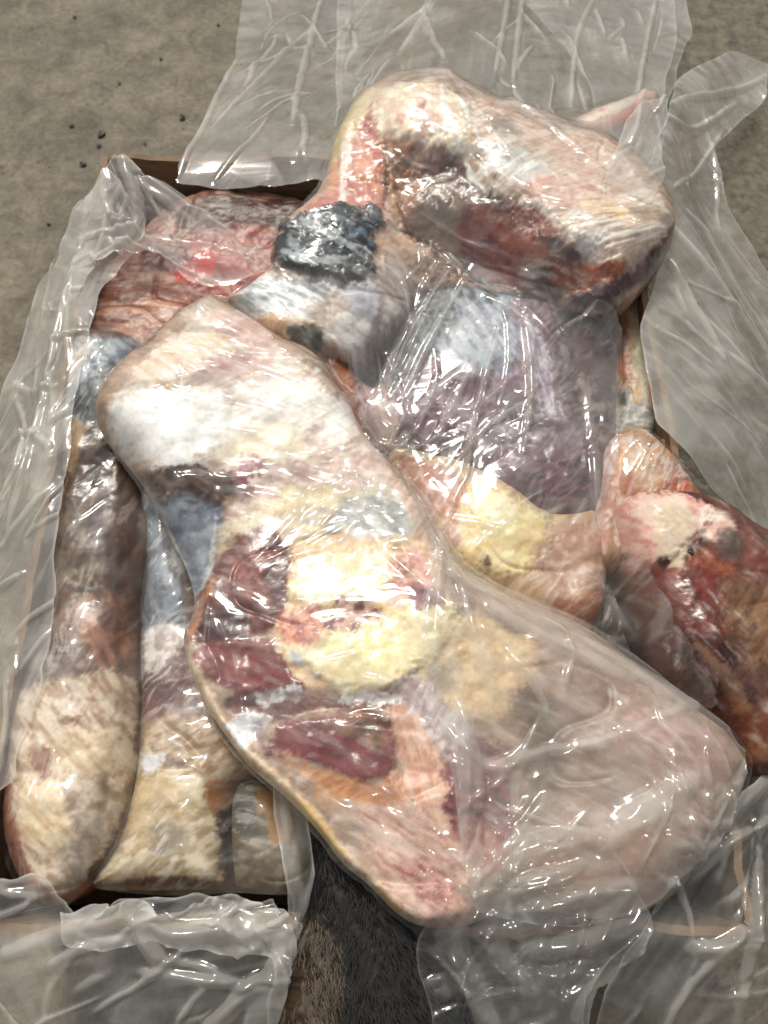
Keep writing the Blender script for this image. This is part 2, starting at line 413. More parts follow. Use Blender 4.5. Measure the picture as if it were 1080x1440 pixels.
    ks = np.sort(E, 1); key = ks[:, 0]*n+ks[:, 1]; uq, inv, cnt = np.unique(key, return_inverse=True, return_counts=True)
    BE = E[cnt[inv] == 1]
    ring = np.unique(BE); rmap = -np.ones(n, int); rmap[ring] = np.arange(len(ring))
    root = (float(cx), float(cy), float(z0))
    h = ze-z0; extraV = [V]; extraC = [col]; extraG = [gl]; SF = []
    prev = ring; base_i = n
    for (s_, zz) in ((1.0, ze-.25*h), (.985, ze-.6*h), (.94, z0+.0005)):
        r = V[ring].copy(); r[:, 0] = cx+(r[:, 0]-cx)*s_; r[:, 1] = cy+(r[:, 1]-cy)*s_; r[:, 2] = zz
        extraV.append(r); extraC.append(col[ring]*.92); extraG.append(gl[ring])
        cur = base_i+np.arange(len(ring))
        pi = prev[rmap[BE[:, 0]]]; pj = prev[rmap[BE[:, 1]]]; ci = cur[rmap[BE[:, 0]]]; cj = cur[rmap[BE[:, 1]]]
        SF.append(np.stack([pj, pi, ci, cj], 1)); prev = cur; base_i += len(ring)
    extraV.append(np.array([[cx, cy, z0+.0005]])); extraC.append(col[:1]); extraG.append(gl[:1])
    fi = prev[rmap[BE[:, 0]]]; fj = prev[rmap[BE[:, 1]]]
    cap = np.stack([fj, fi, np.full(len(fi), base_i), np.full(len(fi), base_i)], 1)[:, :3]
    VV = np.concatenate(extraV); CC = np.concatenate(extraC); GG = np.concatenate(extraG)
    NV = np.zeros_like(VV); NV[:n] = nv
    fl = lab[faces]; fl = np.where(fl[:, 0] == fl[:, 2], fl[:, 0], np.minimum(fl[:, 1], fl[:, 3]))
    rt = empty(name, root); tag(rt, label, cat, group)
    made = {}
    for kk, (pn, plab) in enumerate(names):
        par = rt
        if '/' in pn:
            up, pn = pn.split('/'); par = made.get(up, rt)
        ff = [tuple(r) for r in faces[fl == kk]]
        if kk == 0:
            for s_ in SF: ff += [tuple(r) for r in s_]
            ff += [tuple(r) for r in cap]
        if not ff: continue
        used = np.unique(np.concatenate([np.array(r) for r in ff]) if len(set(map(len, ff))) > 1 else np.array(ff).ravel())
        mp = -np.ones(len(VV), int); mp[used] = np.arange(len(used))
        ff = [tuple(int(mp[i]) for i in r) for r in ff]
        o = mesh_obj(pn, shift(VV[used], root), ff, mat or MEAT, par)
        made[pn] = o
        if plab: o['label'] = plab
        me = o.data
        at_ = me.attributes.new('Col', 'FLOAT_COLOR', 'POINT'); at_.data.foreach_set('color', np.concatenate([CC[used], np.ones((len(used), 1))], 1).ravel())
        at_ = me.attributes.new('Gloss', 'FLOAT', 'POINT'); at_.data.foreach_set('value', GG[used])
        if kk > 0 or len(names) > 1:
            nn = NV[used].copy()
            z = np.linalg.norm(nn, axis=1) < .5
            if z.any():
                vnn = np.zeros((len(used), 3)); me.vertex_normals.foreach_get('vector', vnn.reshape(-1)) if False else None
                tmp = np.array([tuple(k_.vector) for k_ in me.vertex_normals]) ; nn[z] = tmp[z]
            me.normals_split_custom_set_from_vertices([tuple(r) for r in nn])
    return rt

DEG = math.pi/180
WHITE = (236, 234, 230); FATY = (232, 216, 160)

# --- long wrapped shank along the west side of the carton
piece('meat_cut', 'long frost-covered shank with dark hide tip, along the left inner side of the carton', 'meat',
  [(92,492),(125,472),(190,478),(208,520),(200,580),(205,680),(214,760),(200,850),(196,930),(198,1010),(185,1110),(165,1190),(130,1245),(80,1274),(45,1258),(15,1200),(5,1110),(15,1010),(40,950),(65,850),(76,700),(80,580)],
  .105, .128, .007, .028, (120,92,72), [
  P([(70,690),(150,690),(200,700),(200,880),(60,880)], (128,92,58), 20, 12, c2=(108,70,48), ang=1.5, lng=40, wid=12),
  P([(112,585),(190,590),(205,700),(105,700)], (108,78,58), 14, 6, part='muscle', c2=(84,58,44), gloss=.3),
  P([(84,575),(115,580),(106,650),(78,650)], (176,146,100), 10, 6),
  P([(84,720),(140,715),(148,830),(90,845)], (122,96,52), 16, 8, c2=(92,70,44)),
  P([(145,700),(200,720),(196,850),(150,860),(140,780)], (108,70,52), 18, 10, c2=(86,56,46), ang=1.4, lng=40, wid=8),
  P([(100,840),(178,850),(188,925),(150,945),(110,935)], (168,122,92), 18, 9, c2=(128,92,72), part='muscle', ang=1.2, lng=40, wid=9),
  P([(120,860),(180,850),(185,890),(150,880)], (112,80,72), 14, 8, op=.6),
  S([(84,590),(76,720),(72,840),(68,940)], 14, (134,118,112), 7, .7),
  P([(60,930),(112,915),(105,985),(58,985)], (180,168,162), 16, 9, c2=(150,134,126)),
  P([(14,1010),(55,962),(112,950),(185,945),(198,1010),(183,1110),(150,1205),(80,1264),(30,1210),(8,1110)], (218,204,184), 10, 6, c2=(178,150,124), k=.42, ang=.9, lng=26, wid=10, part='fat_cover', gloss=.5),
  P([(40,1060),(100,1020),(170,1060),(150,1160),(70,1200),(30,1130)], (224,208,178), 26, 14, op=.8, c2=(200,172,130), ang=.8, lng=30, wid=7),
  P([(90,1110),(160,1090),(150,1190),(100,1240)], (196,186,176), 20, 12, op=.7, c2=(140,122,110)),
  P([(80,1008),(120,1000),(118,1022),(88,1026)], (150,100,76), 8, 6),
  P([(42,1060),(70,1050),(66,1095),(50,1095)], (170,126,104), 10, 7),
  S([(6,1080),(14,1180),(46,1248),(84,1270),(124,1246)], 18, (158,100,72), 8),
  P([(90,490),(125,474),(190,480),(200,520),(185,560),(130,590),(88,570)], (176,184,192), 9, 5, c2=(130,142,156), ang=.9, lng=30, wid=6, part='hide_patch', label='frosted blue grey hide at the tip'),
  P([(98,556),(135,515),(188,522),(192,555),(165,575),(120,588)], (62,68,76), 12, 6, c2=(100,108,116), k=.4, ang=.9, lng=20, wid=5, part='hide_patch/dark_tip'),
  P([(94,492),(130,480),(118,520),(88,560),(84,535)], (224,214,200), 8, 5),
  ], bumps=[(130,530,60,.006),(110,1130,110,.006),(130,900,60,.003),(140,690,30,-.006)], seed=3, frost=.28, fang=1.3)

# --- second row: frosted block
piece('meat_cut', 'square-ended frosted fat block beside the long shank', 'meat',
  [(196,700),(240,690),(290,840),(330,980),(370,1080),(335,1108),(328,1160),(332,1235),(328,1250),(260,1252),(190,1252),(132,1246),(165,1190),(190,1110),(200,1000),(198,900),(206,800)],
  .098, .118, .007, .02, (150,128,112), [
  P([(190,690),(245,690),(262,880),(225,905),(200,880)], (156,164,174), 12, 6, c2=(118,124,134), part='hide_patch', label='blue grey frosted strip of hide', ang=1.3, lng=26, wid=10),
  P([(200,900),(255,890),(262,930),(230,960),(204,1000)], (222,216,212), 10, 8, c2=(176,160,158), part='fat_cover'),
  P([(202,960),(235,950),(262,915),(300,1000),(300,1025),(230,1020),(204,1012)], (134,80,76), 9, 8, c2=(104,58,60), part='muscle'),
  P([(203,1014),(290,1010),(352,1070),(338,1104),(260,1085),(208,1050)], (162,134,100), 10, 7, c2=(196,176,152), ang=-.4, lng=24, wid=8, part='membrane'),
  P([(192,1050),(230,1060),(300,1092),(326,1130),(330,1244),(140,1246),(182,1150)], (214,202,178), 12, 7, c2=(176,156,118), k=.42, part='fat_cover', ang=-.5, lng=24, wid=12),
  P([(188,1100),(230,1080),(262,1110),(250,1165),(180,1190)], (200,174,124), 30, 10, op=.7),
  P([(200,1060),(240,1060),(230,1085),(205,1090)], (222,222,226), 10, 8),
  P([(220,1170),(260,1160),(258,1195),(222,1200)], (140,132,120), 22, 10, op=.6),
  P([(292,1100),(328,1110),(326,1150),(300,1150)], (176,128,70), 10, 6),
  P([(306,1150),(334,1140),(338,1244),(314,1244),(304,1200)], (58,34,34), 10, 6),  # dark gap beside the olive chunk, its shade painted as colour
  S([(140,1246),(220,1240),(330,1246)], 12, (104,66,50), 8),
  ], bumps=[(240,1170,70,.007),(270,1060,40,.004)], seed=7, frost=.5, fang=.8)
piece('meat_cut', 'small olive and tan chunk in the front corner of the frosted fat block', 'meat',
  [(326,1120),(352,1092),(400,1110),(440,1170),(446,1200),(430,1252),(344,1252),(326,1230)],
  .095, .112, .007, .018, (128,114,88), [
  P([(364,1108),(392,1120),(408,1170),(395,1200),(372,1172)], (200,160,98), 12, 8, part='fat_lobe'),
  P([(326,1120),(352,1110),(356,1180),(336,1180)], (110,112,104), 10, 6),
  P([(360,1190),(440,1190),(430,1250),(350,1250)], (140,124,96), 14, 8, c2=(100,86,70)),
  ], seed=9, frost=.4)

# --- brown slab in the far corner
piece('meat_cut', 'brown red frozen slab filling the far left corner of the carton', 'meat',
  [(95,480),(120,410),(160,370),(200,330),(250,288),(330,272),(420,284),(470,320),(480,420),(420,520),(330,560),(200,560),(105,530)],
  .085, .105, .007, .03, (176,130,112), [
  P([(230,290),(330,270),(440,290),(440,330),(330,330),(240,320)], (96,60,48), 22, 10),
  P([(100,420),(200,370),(330,400),(340,500),(100,510)], (186,140,116), 22, 14, c2=(140,92,76), ang=.05, lng=50, wid=9, part='muscle'),
  P([(250,345),(400,320),(400,400),(300,420)], (176,88,72), 30, 10, c2=(150,72,60), part='muscle', ang=.1, lng=40, wid=8),
  P([(252,384),(275,362),(292,356),(300,374),(276,394)], (214,56,42), 6, 5, part='blood_clot', label='bright red raw patch', gloss=.2),
  P([(200,350),(240,335),(260,360),(210,380)], (120,72,58), 14, 8),
  ], bumps=[(180,470,80,.006)], seed=11, frost=.35, fang=.1)

# --- narrow strip and dark pieces on the east side
piece('meat_cut', 'narrow tan strip standing between the purple meat and the right carton wall', 'meat',
  [(862,410),(908,396),(914,500),(920,560),(916,616),(880,622),(856,614),(862,540)],
  .105, .118, .007, .012, (190,160,118), [
  S([(872,420),(872,520),(874,600)], 16, (170,118,82), 8),
  S([(900,410),(904,500),(908,560)], 12, (176,170,146), 8),
  P([(858,572),(920,568),(920,612),(858,614)], (182,180,174), 14, 6, part='frosted_tip', c2=(150,148,142), ang=.2, lng=20, wid=5),
  P([(866,545),(886,545),(886,566),(866,566)], (116,112,100), 5, 3),
  ], seed=13, frost=.3, fang=1.5)
piece('meat_cut', 'dark piece sunk in the gap between the yellow fat and the red bone-in chunk', 'meat',
  [(822,770),(866,740),(900,820),(950,930),(960,990),(880,950),(815,880)],
  .098, .112, .007, .02, (70,64,56), [
  P([(845,850),(900,850),(930,930),(880,930)], (96,78,66), 12, 8, c2=(60,48,44), part='muscle'),
  C(856,838,6, (206,150,110), soft=4, warp=3), ], seed=15, frost=.5, fang=.9)

# --- purple wrapped cut
piece('meat_cut', 'purple frosted meat under creased film, below the uppermost cut', 'meat',
  [(536,540),(556,450),(596,365),(650,350),(720,356),(790,385),(866,400),(866,500),(864,600),(856,660),(850,720),(815,752),(770,752),(720,735),(660,700),(600,670),(540,650),(480,610),(440,560),(430,500),(480,490),(510,540)],
  .118, .145, .03, .03, (140,112,120), [
  P([(430,480),(490,480),(505,590),(560,650),(640,690),(560,690),(480,620)], (172,116,86), 8, 4, part='muscle', label='bare brown flesh in the gap'),
  P([(500,540),(540,500),(580,520),(570,600),(540,640),(512,600)], (206,186,178), 12, 8, c2=(176,150,150), ang=1.1, lng=36, wid=6),
  P([(770,420),(866,425),(866,570),(800,575),(772,510)], (106,78,74), 16, 8, c2=(78,56,54), part='muscle', ang=1.2, lng=40, wid=16),
  P([(785,545),(862,550),(858,640),(796,640)], (160,146,138), 22, 12, c2=(112,94,96)),
  P([(552,520),(600,420),(650,392),(740,410),(780,460),(790,560),(740,600),(640,610),(560,600)], (166,146,158), 16, 10, c2=(128,94,110), k=.5, ang=.9, lng=34, wid=8, part='frosted_membrane'),
  P([(580,520),(680,500),(770,560),(750,610),(620,620),(570,580)], (152,118,136), 22, 14, c2=(118,74,92), ang=.5, lng=40, wid=6),
  P([(575,450),(610,400),(680,384),(726,412),(705,445),(655,470),(610,500),(575,510)], (40,52,62), 12, 9, c2=(150,164,176), k=.42, part='hide_patch', label='dark blue hide patch with frost', ang=.9, lng=20, wid=6),
  P([(650,440),(720,430),(742,480),(700,520),(645,510)], (186,196,206), 14, 12, c2=(150,150,166), ang=.9, lng=24, wid=5),
  S([(552,540),(585,470),(640,398)], 20, (54,64,72), 6, .9, warp=5, c2=(140,146,150)),
  S([(576,532),(606,474),(636,430)], 12, (60,74,84), 5, .8, warp=5, c2=(150,160,166)),
  P([(724,440),(756,440),(784,520),(790,590),(765,600),(748,540)], (208,202,212), 10, 10, c2=(160,144,160), part='frosted_membrane', ang=1.3, lng=24, wid=5),
  P([(610,610),(700,596),(800,600),(850,630),(840,735),(800,748),(740,730),(680,690),(640,660)], (124,62,80), 16, 10, c2=(86,42,56), part='muscle', ang=.25, lng=40, wid=6, gloss=.3),
  P([(640,600),(760,590),(830,612),(800,640),(700,630)], (160,146,154), 18, 12, .7, c2=(122,92,106)),
  P([(700,560),(740,550),(760,600),(710,610)], (126,104,114), 16, 10),
  P([(770,430),(850,440),(855,470),(790,460)], (52,36,34), 16, 8),  # shade beneath the uppermost cut, painted into the colour
  ], bumps=[(690,540,90,.010),(760,680,60,.006),(830,480,40,-.006)], seed=17, veil=.05, tint=.95, frost=.2, fang=.9)
piece('meat_cut', 'yellow fat-covered piece tucked under the edge of the big central cut', 'meat',
  [(545,640),(610,640),(700,672),(770,725),(835,720),(852,790),(842,870),(800,890),(720,865),(650,830),(600,790),(565,720)],
  .122, .146, .05, .02, (214,186,150), [
  P([(560,640),(640,668),(650,720),(600,730)], (188,138,112), 12, 6, part='muscle'),
  P([(640,700),(700,692),(770,740),(745,795),(670,805),(630,760)], (230,216,160), 14, 10, c2=(220,190,130), part='fat_lobe', dz=.002),
  P([(660,706),(710,700),(740,730),(700,745)], (232,222,176), 14, 10),
  P([(750,770),(845,730),(845,870),(770,850)], (202,174,154), 22, 0, c2=(188,152,130), part='membrane'),
  P([(780,850),(845,830),(840,875),(790,885)], (190,136,100), 12, 6),
  C(684,792,9, (112,84,52), soft=8), P([(620,700),(650,690),(640,760),(620,770)], (206,160,140), 14, 8),
  ], seed=19, frost=.35, fang=.8, bumps=[(700,750,60,.005)])

# --- bone-in chunk over the east wall
piece('meat_cut', 'tan wedge of meat behind the red bone-in chunk', 'meat',
  [(834,720),(842,650),(866,612),(905,608),(945,645),(985,700),(1000,740),(960,790),(880,800),(842,790)],
  .132, .15, .06, .018, (202,154,112), [
  P([(905,640),(950,650),(990,710),(940,720)], (190,116,72), 14, 8, c2=(160,92,58), part='muscle'),
  P([(880,630),(920,625),(930,680),(890,690)], (206,172,136), 12, 8, part='fat_lobe'),
  S([(868,618),(852,660),(848,720),(846,770)], 20, (232,216,210), 8, c2=(206,160,150)),
  P([(870,660),(890,660),(900,700),(870,700)], (182,120,86), 12, 7),
  ], seed=21, frost=.5, fang=1.2)
piece('meat_cut', 'red brown bone-in chunk with white knuckle, hanging over the right carton edge', 'meat',
  [(852,730),(872,705),(905,696),(950,694),(1000,706),(1050,736),(1100,766),(1160,820),(1170,1000),(1130,1070),(1085,1090),(1045,1080),(1010,1030),(960,990),(925,950),(895,890),(880,830),(862,780)],
  .135, .168, .08, .03, (108,60,46), [
  P([(880,790),(960,780),(1010,765),(1040,800),(1010,850),(930,850)], (160,92,58), 18, 10, c2=(130,70,50), ang=.8, lng=30, wid=10),
  P([(895,815),(930,805),(960,860),(930,870)], (116,56,40), 18, 8, gloss=.25),
  P([(950,800),(1020,810),(1040,880),(980,900),(940,870)], (130,62,44), 20, 12, c2=(104,50,38), part='muscle', gloss=.25),
  P([(1035,800),(1110,830),(1110,960),(1060,950),(1015,870)], (140,108,76), 26, 14, c2=(112,80,58), ang=-1, lng=30, wid=10, part='fat_lobe'),
  P([(925,920),(1000,895),(1060,960),(1085,1030),(1010,1000)], (96,50,42), 22, 12, c2=(66,30,30), part='muscle', gloss=.25, ang=-.9, lng=40, wid=8),
  S([(960,880),(1010,940),(1060,1010)], 12, (150,116,90), 8, .7, warp=6),
  P([(1040,1000),(1110,980),(1110,1070),(1050,1075)], (150,110,70), 16, 10, c2=(130,80,54)),
  P([(1030,745),(1090,770),(1110,820),(1045,805)], (134,80,66), 18, 10, part='muscle'),
  P([(855,726),(885,704),(950,700),(985,722),(975,760),(930,780),(890,795),(862,768)], (222,188,176), 18, 9, c2=(206,150,138), k=.42, part='knuckle', label='pale frosted knuckle end', dz=.003, ang=.4, lng=24, wid=7, gloss=.3),
  P([(900,708),(950,704),(950,730),(905,735)], (228,204,190), 16, 6, part='knuckle/cartilage'),
  P([(928,722),(965,728),(972,765),(962,800),(935,796),(925,760)], (222,204,180), 16, 9, part='fat_lobe'),
  P([(984,714),(1030,732),(1022,764),(986,752)], (216,182,168), 14, 1, c2=(232,216,204), part='membrane'),
  P([(1008,750),(1034,750),(1036,786),(1012,786)], (92,80,72), 12, 6, .8),
  P([(925,790),(940,790),(935,806)], (80,40,30), 6, 3),
  ], bumps=[(910,740,30,.006),(1000,900,60,.004)], seed=23, veil=.08, frost=.25, fang=-.9)

# --- pale strip end in the far right corner
piece('meat_cut', 'small pink strip end poking out behind the uppermost cut', 'meat',
  [(765,196),(830,164),(895,136),(926,138),(918,164),(880,190),(825,206)],
  .14, .152, .09, .01, (214,160,132), [
  P([(860,158),(912,142),(905,170),(862,182)], (200,104,78), 10, 6, part='muscle'),
  S([(770,194),(840,164),(890,142)], 9, (236,222,204), 5),
  ], seed=25, frost=.3, fang=.5)

# --- black haired hide, outside the front of the carton
piece('hide_slab', 'black haired hide with brown edge lying at the front of the carton', 'hide',
  [(442,1186),(500,1215),(580,1290),(640,1370),(680,1480),(690,1540),(390,1540),(404,1400),(414,1320),(430,1260)],
  .137, .152, .005, .02, (20,20,21), [
  P([(428,1290),(462,1280),(480,1330),(486,1400),(470,1480),(400,1480),(410,1360)], (86,70,50), 16, 8, c2=(56,46,36), part='brown_edge', ang=.2, lng=20, wid=5, gloss=.6),
  S([(470,1250),(500,1300),(540,1350)], 8, (110,110,110), 8, .55, warp=7), S([(500,1400),(520,1340),(500,1280)], 6, (100,100,102), 8, .5, warp=7),
  ], mat=MATTE, seed=27, veil=0, frost=.12, fang=1.2, c2=(12,12,13), gloss=.8, body='hide')

# --- uppermost cut
piece('meat_cut', 'uppermost meat cut with white knuckle and black hide patch at its neck', 'meat',
  [(520,138),(545,122),(600,115),(640,124),(690,150),(750,172),(810,188),(860,208),(905,240),(932,275),(946,310),(943,345),(922,382),(890,412),(850,437),(805,432),(750,420),(690,408),(640,402),(604,408),(580,432),(552,458),(520,482),(488,498),(452,496),(445,512),(418,506),(385,490),(350,462),(316,440),(340,420),(386,380),(380,362),(398,328),(430,300),(455,258),(470,205),(492,160)],
  .148, .176, .085, .018, (206,176,154), [
  S([(585,175),(660,225),(740,290),(830,335),(915,330)], 110, (0,0,0), 10, 0.0, dz=.010, warp=2, dsoft=45),
  # neck
  P([(330,432),(380,392),(440,385),(540,385),(580,400),(560,440),(530,500),(512,600),(488,520),(470,480),(400,480),(350,460)], (234,232,230), 12, 8, c2=(202,194,188), k=.42, ang=.6, lng=30, wid=6, part='frosted_membrane'),
  P([(340,430),(390,390),(450,395),(470,420),(400,440)], (230,234,236), 10, 8, c2=(164,168,170), k=.4, ang=.5, lng=22, wid=4),
  P([(440,430),(500,405),(510,430),(450,460)], (206,176,150), 20, 8, op=.5),
  P([(490,400),(540,400),(530,450),(490,440)], (216,216,226), 10, 8),
  P([(500,380),(560,360),(600,390),(570,430),(530,400)], (196,176,168), 14, 9, c2=(150,136,130), ang=1.1, lng=24, wid=5),
  S([(545,400),(530,450),(510,560)], 10, (170,148,140), 6, .7, warp=5),
  # main body, front face
  P([(548,250),(600,220),(660,230),(720,290),(790,340),(850,375),(835,420),(760,418),(690,404),(640,385),(600,345),(560,310)], (118,76,58), 10, 7, c2=(100,66,52), part='muscle', ang=-.6, lng=40, wid=9, gloss=.28, dz=-.010, dsoft=22),
  P([(575,300),(600,250),(640,260),(660,330),(640,370),(605,340)], (112,88,70), 18, 10, c2=(134,108,86)),
  P([(650,290),(700,290),(740,350),(730,390),(680,385),(650,345)], (112,44,42), 16, 10, c2=(144,76,60), gloss=.25),
  P([(690,300),(760,320),(770,370),(730,350)], (158,98,72), 14, 9),
  P([(560,350),(640,370),(700,400),(640,400),(590,390)], (170,140,116), 14, 9, c2=(140,106,86), ang=-.4, lng=30, wid=6),
  P([(785,372),(850,362),(880,385),(830,412),(795,408)], (186,114,64), 12, 7, c2=(150,84,54)),
  P([(946,325),(940,352),(915,388),(882,414),(846,434),(800,428),(820,405),(870,392),(905,366),(930,338)], (118,62,62), 8, 5, part='muscle', c2=(88,44,46), gloss=.25),
  # frosted upper face
  P([(620,130),(690,152),(760,178),(830,196),(890,232),(930,280),(938,325),(905,362),(850,372),(790,345),(720,300),(660,250),(630,210)], (226,216,204), 8, 6, c2=(196,170,150), k=.42, ang=-.55, lng=50, wid=6, part='frosted_membrane'),
  P([(680,160),(750,178),(830,204),(880,240),(840,262),(780,240),(720,205)], (202,172,154), 12, 8, c2=(216,196,180), ang=-.5, lng=50, wid=6),
  P([(690,172),(722,178),(735,205),(705,205),(688,190)], (136,124,114), 20, 8, op=.7),
  P([(670,215),(740,225),(790,270),(760,290),(710,270),(680,245)], (236,236,230), 12, 10, c2=(206,204,200), ang=-.6, lng=36, wid=5),
  P([(720,272),(800,262),(880,300),(840,312),(760,300)], (206,164,150), 10, 7, c2=(222,198,186), ang=-.3, lng=50, wid=5),
  P([(700,275),(760,310),(800,345),(760,335),(715,300)], (160,104,92), 8, 6),
  P([(810,292),(890,300),(932,306),(900,328),(830,318)], (206,172,130), 8, 6, c2=(232,216,190), ang=-.2, lng=50, wid=4),
  P([(760,310),(860,330),(930,335),(890,362),(830,360)], (236,232,226), 8, 8, c2=(190,164,144), ang=-.25, lng=50, wid=4),
  P([(880,300),(920,296),(938,318),(905,322)], (140,128,116), 12, 6, op=.6),
  # left end: orange flesh column, white knuckle
  P([(474,200),(500,160),(530,170),(548,230),(545,300),(500,302),(430,304),(458,258)], (214,156,122), 8, 6, c2=(190,116,96), part='muscle', ang=1.4, lng=40, wid=8, gloss=.28),
  P([(505,230),(535,220),(545,290),(515,295)], (192,110,88), 12, 7, c2=(222,170,140), ang=1.5, lng=34, wid=6, gloss=.2),
  P([(430,300),(470,265),(500,290),(490,302),(440,306)], (212,150,138), 8, 5),
  S([(470,225),(482,190),(505,152),(540,128)], 20, (222,202,156), 8),
  S([(492,180),(484,220),(480,290)], 8, (236,226,214), 5),
  S([(545,210),(556,250),(560,300)], 16, (206,168,112), 8), S([(538,180),(544,230),(542,290)], 7, (120,74,50), 5, .8, dz=-.003),
  P([(548,205),(584,212),(594,240),(584,262),(570,300),(556,292)], (176,128,86), 10, 7, c2=(140,100,70), part='fat_lobe'),
  P([(524,158),(545,128),(600,117),(640,132),(660,180),(672,230),(640,236),(600,218),(560,206),(532,196)], (240,230,210), 8, 6, c2=(220,198,174), part='knuckle', label='white frosted knuckle end', dz=.004, gloss=.4),
  P([(560,165),(600,160),(620,190),(590,205),(565,195)], (214,172,156), 12, 6, c2=(236,218,196), part='knuckle/cartilage'),
  S([(620,130),(625,170),(650,230),(680,270)], 7, (246,244,238), 5, dz=.001), S([(640,130),(660,190),(690,240)], 6, (246,244,238), 5, dz=.001),
  # black hide and nub
  P([(384,362),(392,336),(412,310),(440,298),(480,294),(505,300),(520,286),(544,300),(549,324),(530,332),(526,372),(500,392),(450,388),(412,380),(386,374)], (26,36,44), 4, 8, c2=(70,84,94), k=.45, ang=.8, lng=22, wid=7, part='hide_patch', label='black wrinkled hide patch', dz=.004, gloss=.3, rough=.001),
  S([(425,315),(455,330),(480,345),(520,362)], 5, (190,198,204), 3, .85), S([(400,360),(430,370),(470,372),(500,366)], 6, (186,196,202), 3, .85),
  S([(440,352),(470,338),(482,318)], 4, (160,172,180), 3, .8), S([(408,338),(420,360)], 4, (180,190,196), 3, .7), S([(490,340),(510,330),(524,350)], 7, (128,152,174), 5, .7),
  S([(430,304),(470,310),(500,322)], 4, (150,160,168), 3, .7),
  P([(480,375),(524,365),(510,398),(480,400)], (74,78,80), 12, 7),
  S([(398,376),(440,386),(480,384)], 7, (30,38,44), 6, .8),
  P([(358,450),(398,444),(440,458),(452,486),(444,512),(416,505),(386,490),(362,474)], (212,182,146), 6, 4, c2=(190,150,110), part='nub', label='tan nub with grey hairy tip', dz=.004),
  P([(404,462),(442,462),(454,488),(446,512),(418,506)], (96,94,86), 8, 4, c2=(150,146,128), k=.4, gloss=.6, part='nub/hairy_tip'),
  S([(418,504),(434,508),(450,500)], 8, (52,52,52), 5),
  ], bumps=[(590,170,45,.010),(700,230,60,.006),(850,300,70,.001),(690,370,40,-.012),(600,350,40,-.014),(430,430,80,-.006),(460,340,50,.003),(530,480,60,-.010)],
  seed=29, veil=.05, frost=.35, fang=-.4, namp=.004, slope=(0.0,0.0), rmap=[(650,400,90,.045),(780,425,90,.045),(900,400,60,.03),(700,150,120,.028),(860,210,80,.035),(560,120,60,.02)])

